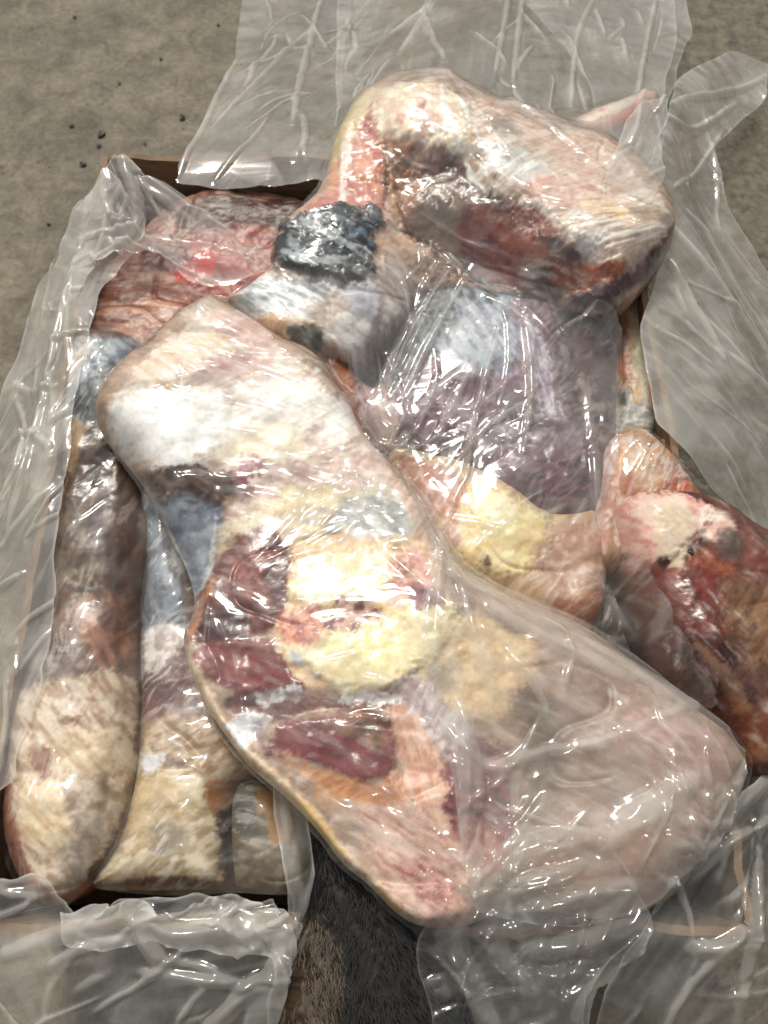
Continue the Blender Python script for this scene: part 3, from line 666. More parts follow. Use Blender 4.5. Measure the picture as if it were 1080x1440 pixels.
# --- big central cut
piece('meat_cut', 'big central meat cut with white fat, yellow fat lobes and red muscle', 'meat',
  [(312,434),(350,456),(400,488),(448,508),(482,556),(522,626),(562,668),(602,718),(626,775),(662,812),(722,842),(800,872),(852,902),(902,942),(962,988),(1012,1024),(1040,1060),(1046,1086),(1018,1160),(985,1204),(948,1244),(905,1282),(840,1292),(770,1282),(700,1286),(645,1304),(592,1302),(555,1282),(520,1246),(482,1214),(445,1166),(400,1120),(358,1084),(325,1044),(290,990),(268,938),(261,900),(274,850),(262,800),(243,764),(216,708),(190,668),(160,632),(140,602),(139,574),(156,545),(190,511),(230,480),(270,453)],
  .142, .172, .10, .019, (192,166,144), [
  S([(305,705),(380,716),(460,705),(562,672)], 60, (0,0,0), 10, 0.0, dz=-.004, warp=4, dsoft=34),
  S([(560,690),(600,790),(640,850)], 46, (0,0,0), 10, 0.0, dz=.005, warp=4), S([(585,960),(640,1060),(650,1240)], 30, (0,0,0), 10, 0.0, dz=.004, warp=4), S([(330,1000),(420,990),(560,985)], 30, (0,0,0), 10, 0.0, dz=-.004, warp=4),
  # white end
  P([(146,575),(200,515),(310,438),(400,490),(470,552),(520,630),(560,690),(440,705),(340,690),(250,672),(190,656),(152,612)], (228,218,208), 8, 5, c2=(200,178,164), k=.4, ang=-.35, lng=50, wid=8, part='fat_cover', label='white frosted fat cover', gloss=.45),
  P([(148,575),(200,545),(280,540),(336,566),(340,620),(275,656),(220,656),(172,622)], (246,246,245), 22, 12, c2=(230,228,226)),
  P([(190,520),(300,462),(350,480),(330,510),(240,540)], (218,196,170), 20, 12, c2=(230,216,202), ang=.55, lng=40, wid=6),
  P([(260,510),(330,488),(380,505),(372,524),(290,540)], (196,150,150), 14, 9, .85, c2=(224,206,200), ang=.3, lng=40, wid=6),
  P([(320,440),(400,492),(360,500),(310,470)], (210,170,160), 14, 8, .7),
  P([(330,540),(440,530),(500,600),(420,620),(340,600)], (222,214,206), 22, 14, c2=(238,236,232), ang=-.5, lng=60, wid=7),
  P([(300,625),(360,600),(430,610),(440,650),(360,668),(305,660)], (238,228,206), 16, 10),
  P([(380,655),(520,640),(560,690),(480,722),(330,745),(318,700)], (200,174,164), 14, 8, c2=(222,206,196), ang=.3, lng=40, wid=8, part='membrane'),
  P([(196,668),(260,655),(350,655),(356,690),(312,708),(228,697)], (120,92,80), 12, 8, c2=(88,68,60), part='muscle'),
  P([(316,655),(360,640),(370,680),(330,696)], (170,116,120), 14, 9),
  # blue grey hollow
  P([(212,702),(312,704),(304,760),(292,800),(268,880),(246,812)], (158,166,178), 10, 5, c2=(128,138,152), part='hide_patch', label='blue grey hollow below the white fat', dz=-.006, gloss=.25),
  S([(300,715),(296,790),(280,830)], 8, (206,208,206), 6, .8),
  S([(205,690),(240,772),(266,860),(266,920)], 12, (214,204,184), 6, .9),
  # pale membrane round the fat
  P([(306,735),(400,694),(520,680),(565,670),(610,730),(620,780),(560,790),(470,790),(410,780),(345,745),(312,765)], (220,206,178), 10, 7, c2=(196,186,170), part='membrane', ang=.2, lng=36, wid=10),
  P([(470,725),(530,690),(582,715),(580,750),(510,772),(456,782)], (166,172,172), 10, 8, c2=(196,198,194), ang=.6, lng=30, wid=8, part='tendon', label='grey blue sheet of tendon'),
  P([(545,670),(570,680),(612,740),(626,800),(600,800),(580,740)], (222,202,186), 10, 6, c2=(200,168,156), ang=-1, lng=36, wid=5),
  P([(400,690),(470,690),(440,720),(360,735)], (232,218,184), 14, 10),
  P([(400,760),(600,770),(640,860),(740,900),(745,990),(640,1000),(560,960),(440,980),(380,930),(380,860)], (224,204,164), 14, 8, c2=(210,178,142)),
  # muscle, left
  P([(342,748),(382,738),(412,785),(406,840),(388,885),(342,902),(290,908),(264,902),(276,852),(300,800),(322,764)], (140,82,72), 7, 5, c2=(112,62,56), ang=1.1, lng=44, wid=6, part='muscle', label='dark red muscle with visible grain', dz=.001, gloss=.28),
  P([(330,770),(380,765),(390,830),(350,850),(320,830)], (164,108,96), 18, 12, c2=(136,80,72), ang=1.0, lng=44, wid=5),
  P([(284,855),(330,848),(350,880),(310,898),(280,890)], (92,46,46), 14, 9),
  P([(380,790),(410,790),(405,830),(388,850)], (110,58,58), 10, 6),
  S([(268,905),(278,860),(300,815)], 8, (190,140,100), 6),
  P([(270,912),(335,902),(390,898),(402,935),(440,968),(400,986),(340,976),(292,946)], (156,92,88), 7, 5, c2=(136,74,72), part='muscle', label='rosy muscle below the dark red one', dz=.001, gloss=.26, ang=.2, lng=30, wid=10),
  P([(330,975),(440,972),(520,978),(560,985),(540,1010),(450,1000),(385,1015),(340,1010)], (136,80,70), 8, 6, c2=(110,62,56), part='muscle', gloss=.28),
  # fat
  P([(408,800),(450,780),(520,774),(562,784),(572,812),(540,836),(480,846),(430,852),(402,832)], (236,226,192), 10, 7, c2=(230,214,174), part='fat_lobe', label='smaller upper yellow fat lobe', dz=.0025, gloss=.3),
  P([(396,912),(430,880),(470,888),(520,880),(560,862),(602,862),(634,882),(612,922),(572,952),(530,968),(482,978),(440,948)], (238,228,190), 10, 7, c2=(232,216,174), part='fat_lobe', label='largest smooth yellow fat lobe', dz=.003, gloss=.28),
  P([(572,862),(600,848),(645,858),(650,922),(602,946),(570,930)], (242,230,190), 10, 7, part='fat_lobe', label='pale cream fat lobe', dz=.002, gloss=.3),
  P([(450,905),(520,900),(560,920),(500,950)], (240,230,176), 20, 10, .8),
  P([(386,872),(430,852),(458,880),(430,912),(392,908)], (230,176,148), 10, 8, c2=(206,126,110), part='membrane', ang=1, lng=16, wid=6),
  S([(395,870),(420,880),(430,900)], 4, (190,84,74), 4, .8), S([(405,905),(420,890),(440,862)], 4, (196,90,80), 4, .7),
  P([(454,872),(484,852),(538,858),(530,868),(504,872),(494,890),(462,880)], (132,78,82), 9, 9, c2=(206,176,160), k=.55, part='blood_clot', label='purple clot between the fat lobes', dz=-.001, gloss=.25),
  P([(545,792),(598,780),(622,830),(575,840),(540,850)], (206,150,142), 10, 7, c2=(224,190,170), part='membrane'),
  P([(580,830),(620,828),(622,850),(585,858)], (160,110,130), 8, 6, .8),
  P([(640,880),(720,905),(748,940),(735,985),(690,1010),(640,990),(610,950)], (214,188,150), 44, 7, c2=(228,204,164), part='fat_lobe'),
  P([(585,940),(640,950),(620,980),(580,975)], (180,178,160), 18, 8, .6),
  S([(540,972),(570,955),(590,940)], 7, (110,104,92), 6, .7),
  # lower muscle
  P([(388,1022),(450,998),(530,986),(556,1000),(562,1060),(552,1092),(500,1102),(440,1078),(384,1056)], (148,80,86), 12, 8, c2=(126,66,70), part='muscle', label='magenta muscle in the lower left of the cut face', ang=.3, lng=40, wid=9, dz=.001, gloss=.26),
  P([(470,1000),(530,988),(555,1005),(550,1060),(500,1050),(470,1030)], (160,112,88), 16, 10, c2=(112,84,66)),
  C(436,1032,6, (226,200,196), soft=4, warp=3), C(468,1030,5, (220,196,190), soft=4, warp=3),
  P([(400,1060),(450,1078),(520,1100),(575,1080),(596,1112),(560,1142),(500,1132),(440,1100)], (186,132,88), 16, 8, c2=(206,158,104), ang=-.4, lng=30, wid=7, part='fat_lobe', label='orange tinged fat seam'),
  P([(552,990),(640,1010),(650,1090),(640,1190),(590,1160),(565,1090)], (204,158,134), 14, 8, c2=(222,192,172), ang=1.3, lng=40, wid=7, part='membrane'),
  P([(560,960),(600,950),(640,1010),(680,1060),(640,1080),(590,1020)], (208,202,206), 12, 10, .9, c2=(186,168,168), ang=-1.1, lng=40, wid=5),
  P([(632,1060),(690,1036),(728,1078),(738,1160),(704,1212),(668,1232),(640,1190),(628,1110)], (164,104,102), 16, 10, c2=(120,68,76), k=.45, part='muscle', label='red purple muscle under the creased film', ang=.2, lng=20, wid=8, gloss=.3),
  P([(640,1170),(690,1170),(720,1200),(670,1240)], (180,112,84), 14, 8),
  P([(500,1140),(570,1136),(640,1180),(668,1236),(648,1298),(600,1300),(540,1240)], (216,186,170), 12, 8, c2=(190,146,130), ang=.6, lng=30, wid=5, part='membrane'),
  P([(560,1212),(620,1216),(640,1260),(610,1276),(575,1250)], (166,92,86), 10, 8, c2=(206,160,146), ang=.5, lng=16, wid=4, part='muscle'),
  P([(740,1275),(735,1110),(726,1000),(750,950),(850,945),(980,1018),(1040,1075),(1000,1200),(900,1290)], (178,152,134), 26, 10, c2=(160,134,118), part='membrane', label='dull brown end under cloudy film', ang=.5, lng=60, wid=20),
  P([(726,1000),(770,990),(800,1080),(770,1150),(736,1140)], (136,114,94), 34, 10),
  P([(900,1000),(1000,1040),(1030,1090),(960,1100),(880,1060)], (188,148,136), 26, 12, .8), P([(760,1180),(900,1170),(930,1220),(850,1270),(760,1260)], (180,140,112), 22, 10, .8),
  # rind
  S([(264,930),(296,992),(332,1046),(366,1084),(408,1122),(450,1168),(488,1212),(524,1248),(560,1284),(600,1298)], 17, (226,208,180), 8, c2=(206,176,140), part='rind', label='pale yellow rind along the lower left edge', dz=.001),
  S([(400,1112),(440,1152),(478,1196)], 14, (224,194,128), 10, .8, part='rind/yellow_edge', warp=1), S([(508,1240),(540,1268),(580,1292)], 9, (214,188,130), 8, .6),
  P([(326,1016),(352,1002),(376,1008),(366,1030),(344,1050),(332,1040)], (226,230,232), 6, 6, c2=(196,200,204)),
  P([(362,978),(415,960),(432,974),(410,990),(372,992)], (222,226,228), 5, 7, c2=(170,150,150)),
  S([(560,985),(500,980),(470,990)], 7, (216,214,214), 4, .85, warp=6), S([(398,880),(408,910),(430,940),(470,976)], 8, (206,214,222), 5, .8, warp=5),
  S([(375,1002),(362,1030),(380,1060)], 8, (120,70,96), 6, .6, warp=6),
  ], bumps=[(240,590,90,.014),(420,590,80,.004),(270,780,40,-.016),(340,820,40,.003),(480,900,70,.008),(640,900,60,.010),(560,720,40,.004),(480,1050,60,.002),(700,1000,70,.006),(900,1080,100,.004),(750,1080,40,-.008),(660,1130,50,.004)],
  seed=31, frost=.2, fang=-.4, namp=.005, nscale=.045, rmap=[(300,1040,70,.006),(420,1150,80,.005),(560,1290,70,.006),(180,570,90,.032),(300,450,60,.02),(900,960,120,.04),(1040,1080,90,.04),(900,1280,120,.035),(270,850,50,.01)])


# ------------------------------------------------------------------ plastic film
def solids(gx, gy, names, floor, rim=False, gnd=True):
    H = np.full(gx.shape, floor)
    for nm in names:
        x0, y0, r, Z = PIECES[nm]
        i = np.rint((gy-y0)/r).astype(int); j = np.rint((gx-x0)/r).astype(int)
        ok = (i >= 0) & (j >= 0) & (i < Z.shape[0]) & (j < Z.shape[1])
        z = np.full(gx.shape, np.nan); z[ok] = Z[i[ok], j[ok]]
        H = np.where(np.isnan(z), H, np.maximum(H, z))
    if rim:
        g = .008
        inn = (gx > XL-g) & (gx < XR+g) & (gy > YF-g) & (gy < YR+g) & ~((gx > XL+g) & (gx < XR-g) & (gy > YF+g) & (gy < YR-g))
        H = np.where(inn, np.maximum(H, RIM+.002), H)
    return H

def film(name, outline, over, floor, mat, parent=None, rim=False, eps=.0018, r=5, it=30, haze=.06, hvar=.12, ncrease=60, cang=0.0, cspread=.5, clen=(.02, .07), camp=.0022, cwid=(.002, .006), crumple=.0012, cscale=.02, creases=(), seed=1, lift=(), gaphaze=.0, edge=.25, res=RES, pull=None, k=4, rag=0.0, tilt=None, zfit=False, chaze=.16):
    """one sheet: laid taut over what it covers, then creased"""
    O = np.asarray(outline, float)
    Q = smooth_closed(O, k) if k > 1 else O
    wx, wy = at(Q[:, 0], Q[:, 1], Q[:, 2]); W = np.stack([wx, wy], 1)
    x0, y0 = W.min(0)-9*res; x1, y1 = W.max(0)+9*res
    nx = int((x1-x0)/res)+2; ny = int((y1-y0)/res)+2
    gx, gy = np.meshgrid(x0+np.arange(nx)*res, y0+np.arange(ny)*res)
    if k == 1:
        # hem with a soft uneven run instead of straight cuts
        W = np.concatenate([W[i]+(W[(i+1) % len(W)]-W[i])*(np.arange(8)/8.)[:, None] for i in range(len(W))])
        ph = np.arange(len(W))*1.0; rr_ = np.random.RandomState(seed+9)
        for f_ in (.25, .6, 1.3): W = W+np.stack([np.sin(ph*f_+rr_.rand()*6), np.sin(ph*f_*1.1+rr_.rand()*6)], 1)*.0012/f_**.5
        W = (np.roll(W, 1, 0)+2*W+np.roll(W, -1, 0))/4
    if rag:
        # uneven, torn-looking hem
        th = np.arange(len(W))
        W = W + (np.random.RandomState(seed).rand(len(W), 2)-.5)*rag
    sd, qx, qy = poly_sdf(gx, gy, W, True)
    H = solids(gx, gy, over, floor, rim)
    h = H+eps
    if zfit:
        Qd = np.concatenate([Q[i]+(Q[(i+1) % len(Q)]-Q[i])*f_ for i in range(len(Q)) for f_ in (np.arange(6)/6.)[:, None, None]]).reshape(-1, 3)
        qx_, qy_ = at(Qd[:, 0], Qd[:, 1], Qd[:, 2]); num = np.zeros_like(H); den = np.zeros_like(H)
        for a_, b_, c_ in zip(qx_, qy_, Qd[:, 2]):
            w_ = 1/((gx-a_)**2+(gy-b_)**2+1e-5)**1.5; num += w_*c_; den += w_
        h = np.maximum(h, num/den)
    for (pu, pv, pz, rad) in lift:
        lx, ly = at(pu, pv, pz); h = np.maximum(h, floor+(pz-floor)*np.exp(-((gx-lx)**2+(gy-ly)**2)/(2*(rad*.0005)**2)))
    H2 = h.copy()
    for i in range(it): h = np.maximum(H2, blur(h, r if i < it*.7 else max(2, r//2)))
    h = np.maximum(blur(blur(h, 4), 4), H+.0004)
    rs = np.random.RandomState(seed+100)
    ins = np.argwhere(sd > 0)
    cr = np.zeros_like(h)
    def stroke(pts, w, amp):
        pts = np.asarray(pts); a = pts.min(0)-w*1.2; b = pts.max(0)+w*1.2
        j0, i0 = np.maximum(((a-[x0, y0])/res).astype(int), 0); j1, i1 = ((b-[x0, y0])/res).astype(int)+2
        if j1 <= j0 or i1 <= i0: return
        sx = gx[i0:i1, j0:j1]; sy = gy[i0:i1, j0:j1]
        if sx.size == 0: return
        d, par = line_dist(sx, sy, pts)
        cr[i0:i1, j0:j1] += amp*(.5+.5*np.cos(np.pi*np.clip(d/w, 0, 1)))*np.sin(np.pi*np.clip(par, .03, .97))**.6
    for c_ in range(ncrease):
        i, j = ins[rs.randint(len(ins))]; p = np.array([gx[i, j], gy[i, j]])
        if pull is not None and rs.rand() < .8:
            ds = []
            for (pu, pv, pz) in pull:
                q = np.array(at(pu, pv, pz)).ravel(); ds.append((np.hypot(*(q-p)), q))
            q = min(ds, key=lambda e: e[0])[1]; a = math.atan2(q[1]-p[1], q[0]-p[0])+rs.randn()*.12
        else: a = cang+rs.randn()*cspread
        L = rs.uniform(*clen); n_ = 5; pts = [p]; 
        for s_ in range(n_):
            a += rs.randn()*.16; p = p+np.array([math.cos(a), math.sin(a)])*L/n_; pts.append(p)
        stroke(pts, rs.uniform(*cwid), camp*rs.uniform(.25, 1)*(1 if rs.rand() < .75 else -.7))
    for (pts, w, amp) in creases:
        pp = np.asarray(pts, float); z = pp[:, 2] if pp.shape[1] > 2 else np.full(len(pp), floor+.02)
        ax, ay = at(pp[:, 0], pp[:, 1], z); stroke(smooth_open(np.stack([ax, ay], 1), 4), w, amp)
    X, Y = gx, gy
    wxn = (fbm(X/cscale*.5, Y/cscale*.5, seed, 2)-.5)*2.0; wyn = (fbm(X/cscale+9, Y/cscale, seed+1, 3)-.5)*3
    def fold(p): return np.abs((p % 1)-.5)*2
    cru = np.zeros_like(h)
    for k_ in range(4):
        a = cang+rs.randn()*(.25+cspread*.8); fq = (0.45+.4*k_)/cscale
        cru += (fold((X*math.cos(a+1.57)+Y*math.sin(a+1.57))*fq + wxn*(.7+.3*k_) + rs.rand())-.5)/(1+.8*k_)
    cru *= ss(.3, .7, fbm(X/(cscale*2.2)+3, Y/(cscale*2.2), seed+7, 3))*1.6
    h = np.maximum(h+cr+cru*crumple, H+.0003)
    if tilt is not None: pass
    gap = h-H
    inside = sd > 0
    cell = inside[:-1, :-1] | inside[1:, :-1] | inside[:-1, 1:] | inside[1:, 1:]
    use = np.zeros_like(inside); use[:-1, :-1] |= cell; use[1:, :-1] |= cell; use[:-1, 1:] |= cell; use[1:, 1:] |= cell
    ii = np.where(use); idx = -np.ones(use.shape, int); idx[ii] = np.arange(len(ii[0]))
    vx = np.where(inside, gx, qx)[ii]; vy = np.where(inside, gy, qy)[ii]; vz = h[ii]
    hz = haze + hvar*(ss(.4, .75, fbm(vx/.035, vy/.035, seed+3, 4))+.45*np.clip((sfbm(vx, vy, cang, .06, .0042, seed+4, 3)-.53)/.2, 0, 1)) \
        + edge*np.exp(-(np.clip(sd[ii], 0, 1)/.0012)**2) + gaphaze*np.clip(gap[ii]/.02, 0, 1) + np.clip((np.abs(cr[ii])-.0003)/.0012, 0, 1)**2*chaze  # crease term paints gloss highlights as white haze
    c = np.where(cell); faces = np.stack([idx[c[0], c[1]], idx[c[0], c[1]+1], idx[c[0]+1, c[1]+1], idx[c[0]+1, c[1]]], 1)
    V = np.stack([vx, vy, vz], 1)
    if parent is None: root = (float(W[:, 0].mean()), float(W[:, 1].mean()), float(vz.min()))
    else: root = tuple(parent.location)
    o = mesh_obj(name, shift(V, root), [tuple(r_) for r_ in faces.tolist()], mat, parent)
    if parent is None: o.location = root
    a_ = o.data.attributes.new('Haze', 'FLOAT', 'POINT'); a_.data.foreach_set('value', np.clip(hz, 0, .95))
    return o

# names of the pieces in building order
PN = list(PIECES)
(SHANK, BLOCK, OLIVE, SLAB, STRIP, DARK, PURPLE, FATP, WEDGE, CHUNK, PINK, HIDE, UPPER, BIG) = PN
ALL = PN
def z3(pts, z): return [(p[0], p[1], z if len(p) < 3 else p[2]) for p in pts]
def wrap(label, outline, over, floor, **kw):
    o = film('film_wrap', outline, over, floor, FILM, **dict(dict(rag=.0016), **kw)); tag(o, label, 'plastic film', 'film wraps round the meat'); return o

wrap('clear film clinging to the long shank at the left',
  z3([(86,500),(130,470),(196,476),(212,560),(212,760),(204,900),(202,1020),(188,1120),(160,1204),(120,1254),(78,1280),(36,1258),(8,1200),(-2,1110),(10,1010),(36,945),(60,850),(70,700),(74,580)], .108),
  [SHANK], .095, r=6, it=24, haze=.02, hvar=.10, ncrease=72, cang=1.2, camp=0.0010, seed=2, edge=.05)
wrap('clear film over the square-ended frosted fat block',
  z3([(200,700),(240,690),(290,840),(330,980),(372,1080),(420,1120),(450,1180),(436,1250),(330,1256),(136,1248),(168,1190),(194,1110),(204,1000),(202,900)], .1),
  [BLOCK, OLIVE], .09, r=6, it=24, haze=.02, hvar=.10, ncrease=58, cang=.6, camp=0.0010, seed=4, edge=.05)
wrap('creased film stretched over the purple frosted meat',
  z3([(508,606),(540,520),(560,440),(600,386),(660,384),(730,396),(862,430),(868,600),(846,700),(836,780),(846,868),(800,888),(720,860),(650,824),(618,775),(596,716),(550,655)], .136),
  [PURPLE, FATP, WEDGE], .115, r=9, it=40, clen=(.03,.1), haze=.02, hvar=.04, ncrease=30, camp=0.0016, seed=6, gaphaze=.02, pull=[(610,800,.145),(560,640,.13),(620,380,.14)], cang=1.0, edge=.05,
  creases=[([(545,560,.14),(585,480,.14),(635,392,.14)], 0.0045, 0.0022), ([(560,570,.14),(600,500,.14),(650,400,.14)], 0.0045, 0.0022), ([(530,560,.14),(560,480,.14),(610,400,.14)], 0.0045, 0.0022),
           ([(655,690,.15),(664,620,.15),(690,530,.15)], 0.0045, 0.0017), ([(730,640,.15),(745,560,.15)], 0.0045, 0.0017), ([(820,540,.14),(830,640,.14),(838,760,.14)], 0.0060, 0.0022), ([(610,770,.15),(640,700,.15),(660,660,.15)], 0.0045, 0.0017)])
wrap('loose film beside the red bone-in chunk',
  z3([(838,700),(858,640),(876,612),(910,610),(960,660),(985,704),(950,702),(905,700),(872,716),(868,750),(890,810),(915,880),(950,940),(985,1000),(960,995),(890,950),(840,900),(826,820)], .13),
  [WEDGE, DARK, CHUNK], .115, r=6, it=30, haze=.02, hvar=.06, ncrease=46, cang=1.1, camp=.0022, clen=(.02,.06), seed=8, gaphaze=.02, edge=.03, rag=.004)
wrap('glossy film wrapped tightly round the uppermost cut',
  z3([(470,205),(492,158),(520,134),(545,118),(600,111),(644,120),(694,146),(760,168),(830,180),(900,135),(936,138),(930,190),(924,245),(948,300),(946,350),(924,386),(890,416),(850,441),(800,436),(740,422),(680,410),(620,402),(585,450),(560,520),(515,606),(490,560),(486,500),(450,515),(390,494),(316,442),(386,380),(378,362),(396,326),(430,298),(455,256)], .15),
  [UPPER, PINK], .13, r=7, it=34, clen=(.03,.11), haze=.012, hvar=.10, ncrease=110, cang=-.5, cspread=.35, camp=0.0014, seed=10, gaphaze=.04, edge=.05,
  creases=[([(640,130,.17),(690,220,.17),(760,320,.17),(800,350,.17)], 0.0045, 0.0022), ([(625,125,.17),(640,180,.17),(660,250,.17),(720,310,.17)], 0.0045, 0.0017),
           ([(700,150,.16),(780,200,.17),(860,280,.17)], 0.0060, 0.0022), ([(720,280,.17),(820,300,.17),(930,330,.16)], 0.0060, 0.0022), ([(760,310,.17),(850,340,.17),(930,345,.16)], 0.0045, 0.0017),
           ([(850,250,.17),(885,200,.16),(910,140,.16)], 0.0060, 0.0033), ([(640,240,.17),(730,290,.17),(830,320,.17),(935,320,.16)], 0.0045, 0.0019), ([(480,190,.16),(482,260,.16),(478,300,.16)], 0.0037, 0.0017)])
wrap('broad glossy film round the big central cut, its loose tail gathered at the front',
  z3([(312,428),(352,450),(402,484),(452,504),(486,552),(526,622),(566,664),(606,714),(630,770),(664,806),(724,836),(802,866),(856,896),(906,936),(966,982),(1016,1018),(1044,1056),(1050,1088),(1020,1164),(988,1208),(952,1248),(912,1290),(905,1312),(860,1360),(830,1410),(815,1470),(640,1470),(612,1424),(588,1360),(584,1312),(552,1284),(516,1248),(478,1216),(441,1168),(396,1122),(354,1086),(321,1046),(286,992),(264,938),(256,900),(262,830),(238,770),(212,712),(186,672),(156,634),(136,604),(135,574),(153,542),(188,507),(228,476),(268,449)], .145),
  [BIG], .118, r=8, it=40, clen=(.03,.12), haze=.012, hvar=.05, ncrease=150, cang=-.4, cspread=.5, camp=0.0016, seed=12, gaphaze=.04, edge=.05,
  pull=[(566,668,.16),(640,800,.17),(660,1235,.15),(960,1190,.14)],
  creases=[([(420,742,.17),(480,700,.17),(560,668,.165)], 0.0060, 0.0022), ([(330,505,.18),(430,540,.18),(540,640,.17)], 0.0045, 0.0017), ([(400,560,.18),(480,600,.17),(550,655,.17)], 0.0045, 0.0017),
           ([(600,720,.16),(620,780,.16),(600,860,.17),(590,960,.17)], 0.0060, 0.0022), ([(640,810,.17),(740,890,.17),(860,950,.16)], 0.0075, 0.0028), ([(680,820,.17),(760,860,.165),(850,920,.16),(940,980,.15)], 0.0090, 0.0033),
           ([(640,950,.17),(650,1060,.17),(640,1230,.16)], 0.0075, 0.0022), ([(480,1150,.16),(560,1180,.16),(650,1235,.16)], 0.0045, 0.0017), ([(460,1130,.16),(560,1150,.16),(660,1220,.16)], 0.0045, 0.0017),
           ([(580,1000,.17),(640,1080,.17),(740,1070,.16),(830,1060,.16)], 0.0060, 0.0017), ([(690,1250,.17),(740,1205,.18),(800,1185,.18),(850,1178,.17)], .007, .009), ([(700,1270,.17),(760,1235,.18),(830,1215,.18)], .007, .009), ([(720,1290,.16),(790,1262,.17),(880,1242,.16)], .008, .010), ([(700,1240,.15),(780,1190,.16),(840,1180,.15)], 0.0120, 0.0055), ([(715,1300,.14),(780,1270,.14),(870,1250,.14)], 0.0105, 0.0055),
           ([(660,1260,.15),(720,1190,.15),(780,1170,.15)], 0.0105, 0.0044), ([(840,1160,.15),(900,1130,.15),(960,1090,.15)], 0.0120, 0.0039), ([(730,1330,.13),(800,1320,.13),(900,1285,.13)], 0.0090, 0.0044),
           ([(640,1290,.15),(650,1350,.13),(690,1420,.13)], 0.0090, 0.0044), ([(680,1270,.15),(700,1340,.13),(760,1400,.13)], 0.0090, 0.0039), ([(800,1440,.13),(840,1380,.13),(900,1310,.13)], 0.0075, 0.0039), ([(600,1320,.14),(640,1400,.13),(700,1450,.13)], 0.0105, 0.0044)],
  lift=[(790,1225,.188,34),(740,1330,.15,60),(860,1250,.165,30)])

wrap('milky second layer of film over the right half of the big central cut',
  z3([(566,676),(606,718),(634,776),(668,812),(728,842),(806,872),(860,902),(910,942),(970,988),(1014,1026),(1036,1060),(1040,1086),(1012,1160),(980,1202),(940,1244),(890,1284),(800,1300),(700,1290),(650,1240),(636,1100),(596,980),(592,880),(604,800),(586,740)], .158),
  [BIG], .13, r=11, it=60, eps=.004, haze=.045, hvar=.10, ncrease=58, cang=-.5, cspread=.4, clen=(.03,.12), camp=.003, cwid=(.002,.007), crumple=.0008, cscale=.05, seed=16, edge=.10, rag=.004, k=2, chaze=.2,
  pull=[(640,800,.17),(660,1235,.15),(1000,1130,.14)],
  creases=[([(640,810,.17),(740,870,.17),(860,930,.16),(960,1000,.15)], .008, .006), ([(660,830,.17),(760,900,.17),(880,960,.16)], .007, .005), ([(620,760,.165),(612,860,.175),(606,950,.17)], .005, .005), ([(640,980,.17),(655,1080,.17),(645,1220,.16)], .006, .005), ([(650,1000,.17),(670,1090,.17),(662,1220,.16)], .005, .004), ([(600,1000,.17),(680,1080,.17),(760,1060,.165),(850,1050,.16)], .005, .004), ([(850,1160,.155),(900,1135,.155),(960,1095,.15)], .009, .007), ([(830,1190,.155),(880,1160,.155),(930,1140,.15)], .007, .006)])
wrap('small upright milky flap of film at the right end of the uppermost cut',
  [(845,262,.178),(872,205,.182),(905,138,.185),(936,134,.185),(936,200,.18),(932,262,.17),(902,292,.176)], [UPPER], .14, zfit=True, r=4, it=8, haze=.2, hvar=.18, ncrease=9, cang=1.0, cspread=.3, camp=.003, crumple=.001, seed=18, edge=.2, k=1, chaze=.25)
wrap('loose milky sheet of film bridging the uppermost cut and the purple meat',
  z3([(500,470),(540,400),(566,372),(620,376),(690,402),(760,430),(840,446),(868,480),(866,600),(850,690),(800,745),(740,728),(680,690),(620,664),(560,640),(512,600),(496,540)], .145),
  [UPPER, PURPLE, WEDGE, FATP], .125, r=11, it=60, eps=.003, haze=.01, hvar=.07, ncrease=36, cang=1.05, cspread=.25, clen=(.04,.13), camp=.003, cwid=(.002,.006), crumple=.0008, cscale=.05, seed=19, edge=.04, rag=.004, k=2, chaze=.25, pull=[(610,800,.145),(560,640,.13),(600,370,.15)],
  creases=[([(540,570,.14),(580,480,.145),(630,395,.15)], .004, .005), ([(560,590,.14),(600,500,.145),(650,410,.15)], .004, .005), ([(650,690,.145),(664,600,.15),(700,470,.15)], .004, .004), ([(735,640,.15),(745,550,.15),(735,450,.15)], .004, .004)])
o = film('film_wrap', [(655,1250,.180),(690,1195,.188),(750,1160,.190),(820,1165,.188),(866,1196,.184),(912,1280,.175),(905,1325,.17),(850,1375,.165),(824,1420,.16),(815,1500,.155),(640,1500,.15),(606,1420,.155),(585,1340,.16),(600,1300,.165)], [BIG], .118, FILM, zfit=True,
  r=4, it=8, haze=.005, hvar=.05, ncrease=52, cang=.5, cspread=.45, clen=(.02,.07), camp=.005, cwid=(.002,.007), crumple=.004, cscale=.03, seed=14, edge=.10, rag=.002, k=3, chaze=.08,
  creases=[([(660,1262,.17),(720,1205,.185),(790,1180,.185),(850,1180,.18)], .008, .008), ([(690,1280,.17),(760,1240,.18),(860,1222,.175)], .009, .009), ([(715,1300,.165),(790,1265,.17),(880,1245,.165)], .008, .008), ([(620,1310,.15),(650,1380,.14),(690,1440,.13)], .009, .010), ([(660,1290,.16),(690,1350,.15),(740,1400,.14)], .008, .009), ([(800,1440,.13),(840,1370,.14),(900,1310,.155)], .008, .010), ([(730,1335,.155),(810,1320,.155),(895,1290,.16)], .008, .009)])
tag(o, 'bunched silvery tail of film gathered in front of the big central cut', 'plastic film', 'film wraps round the meat')

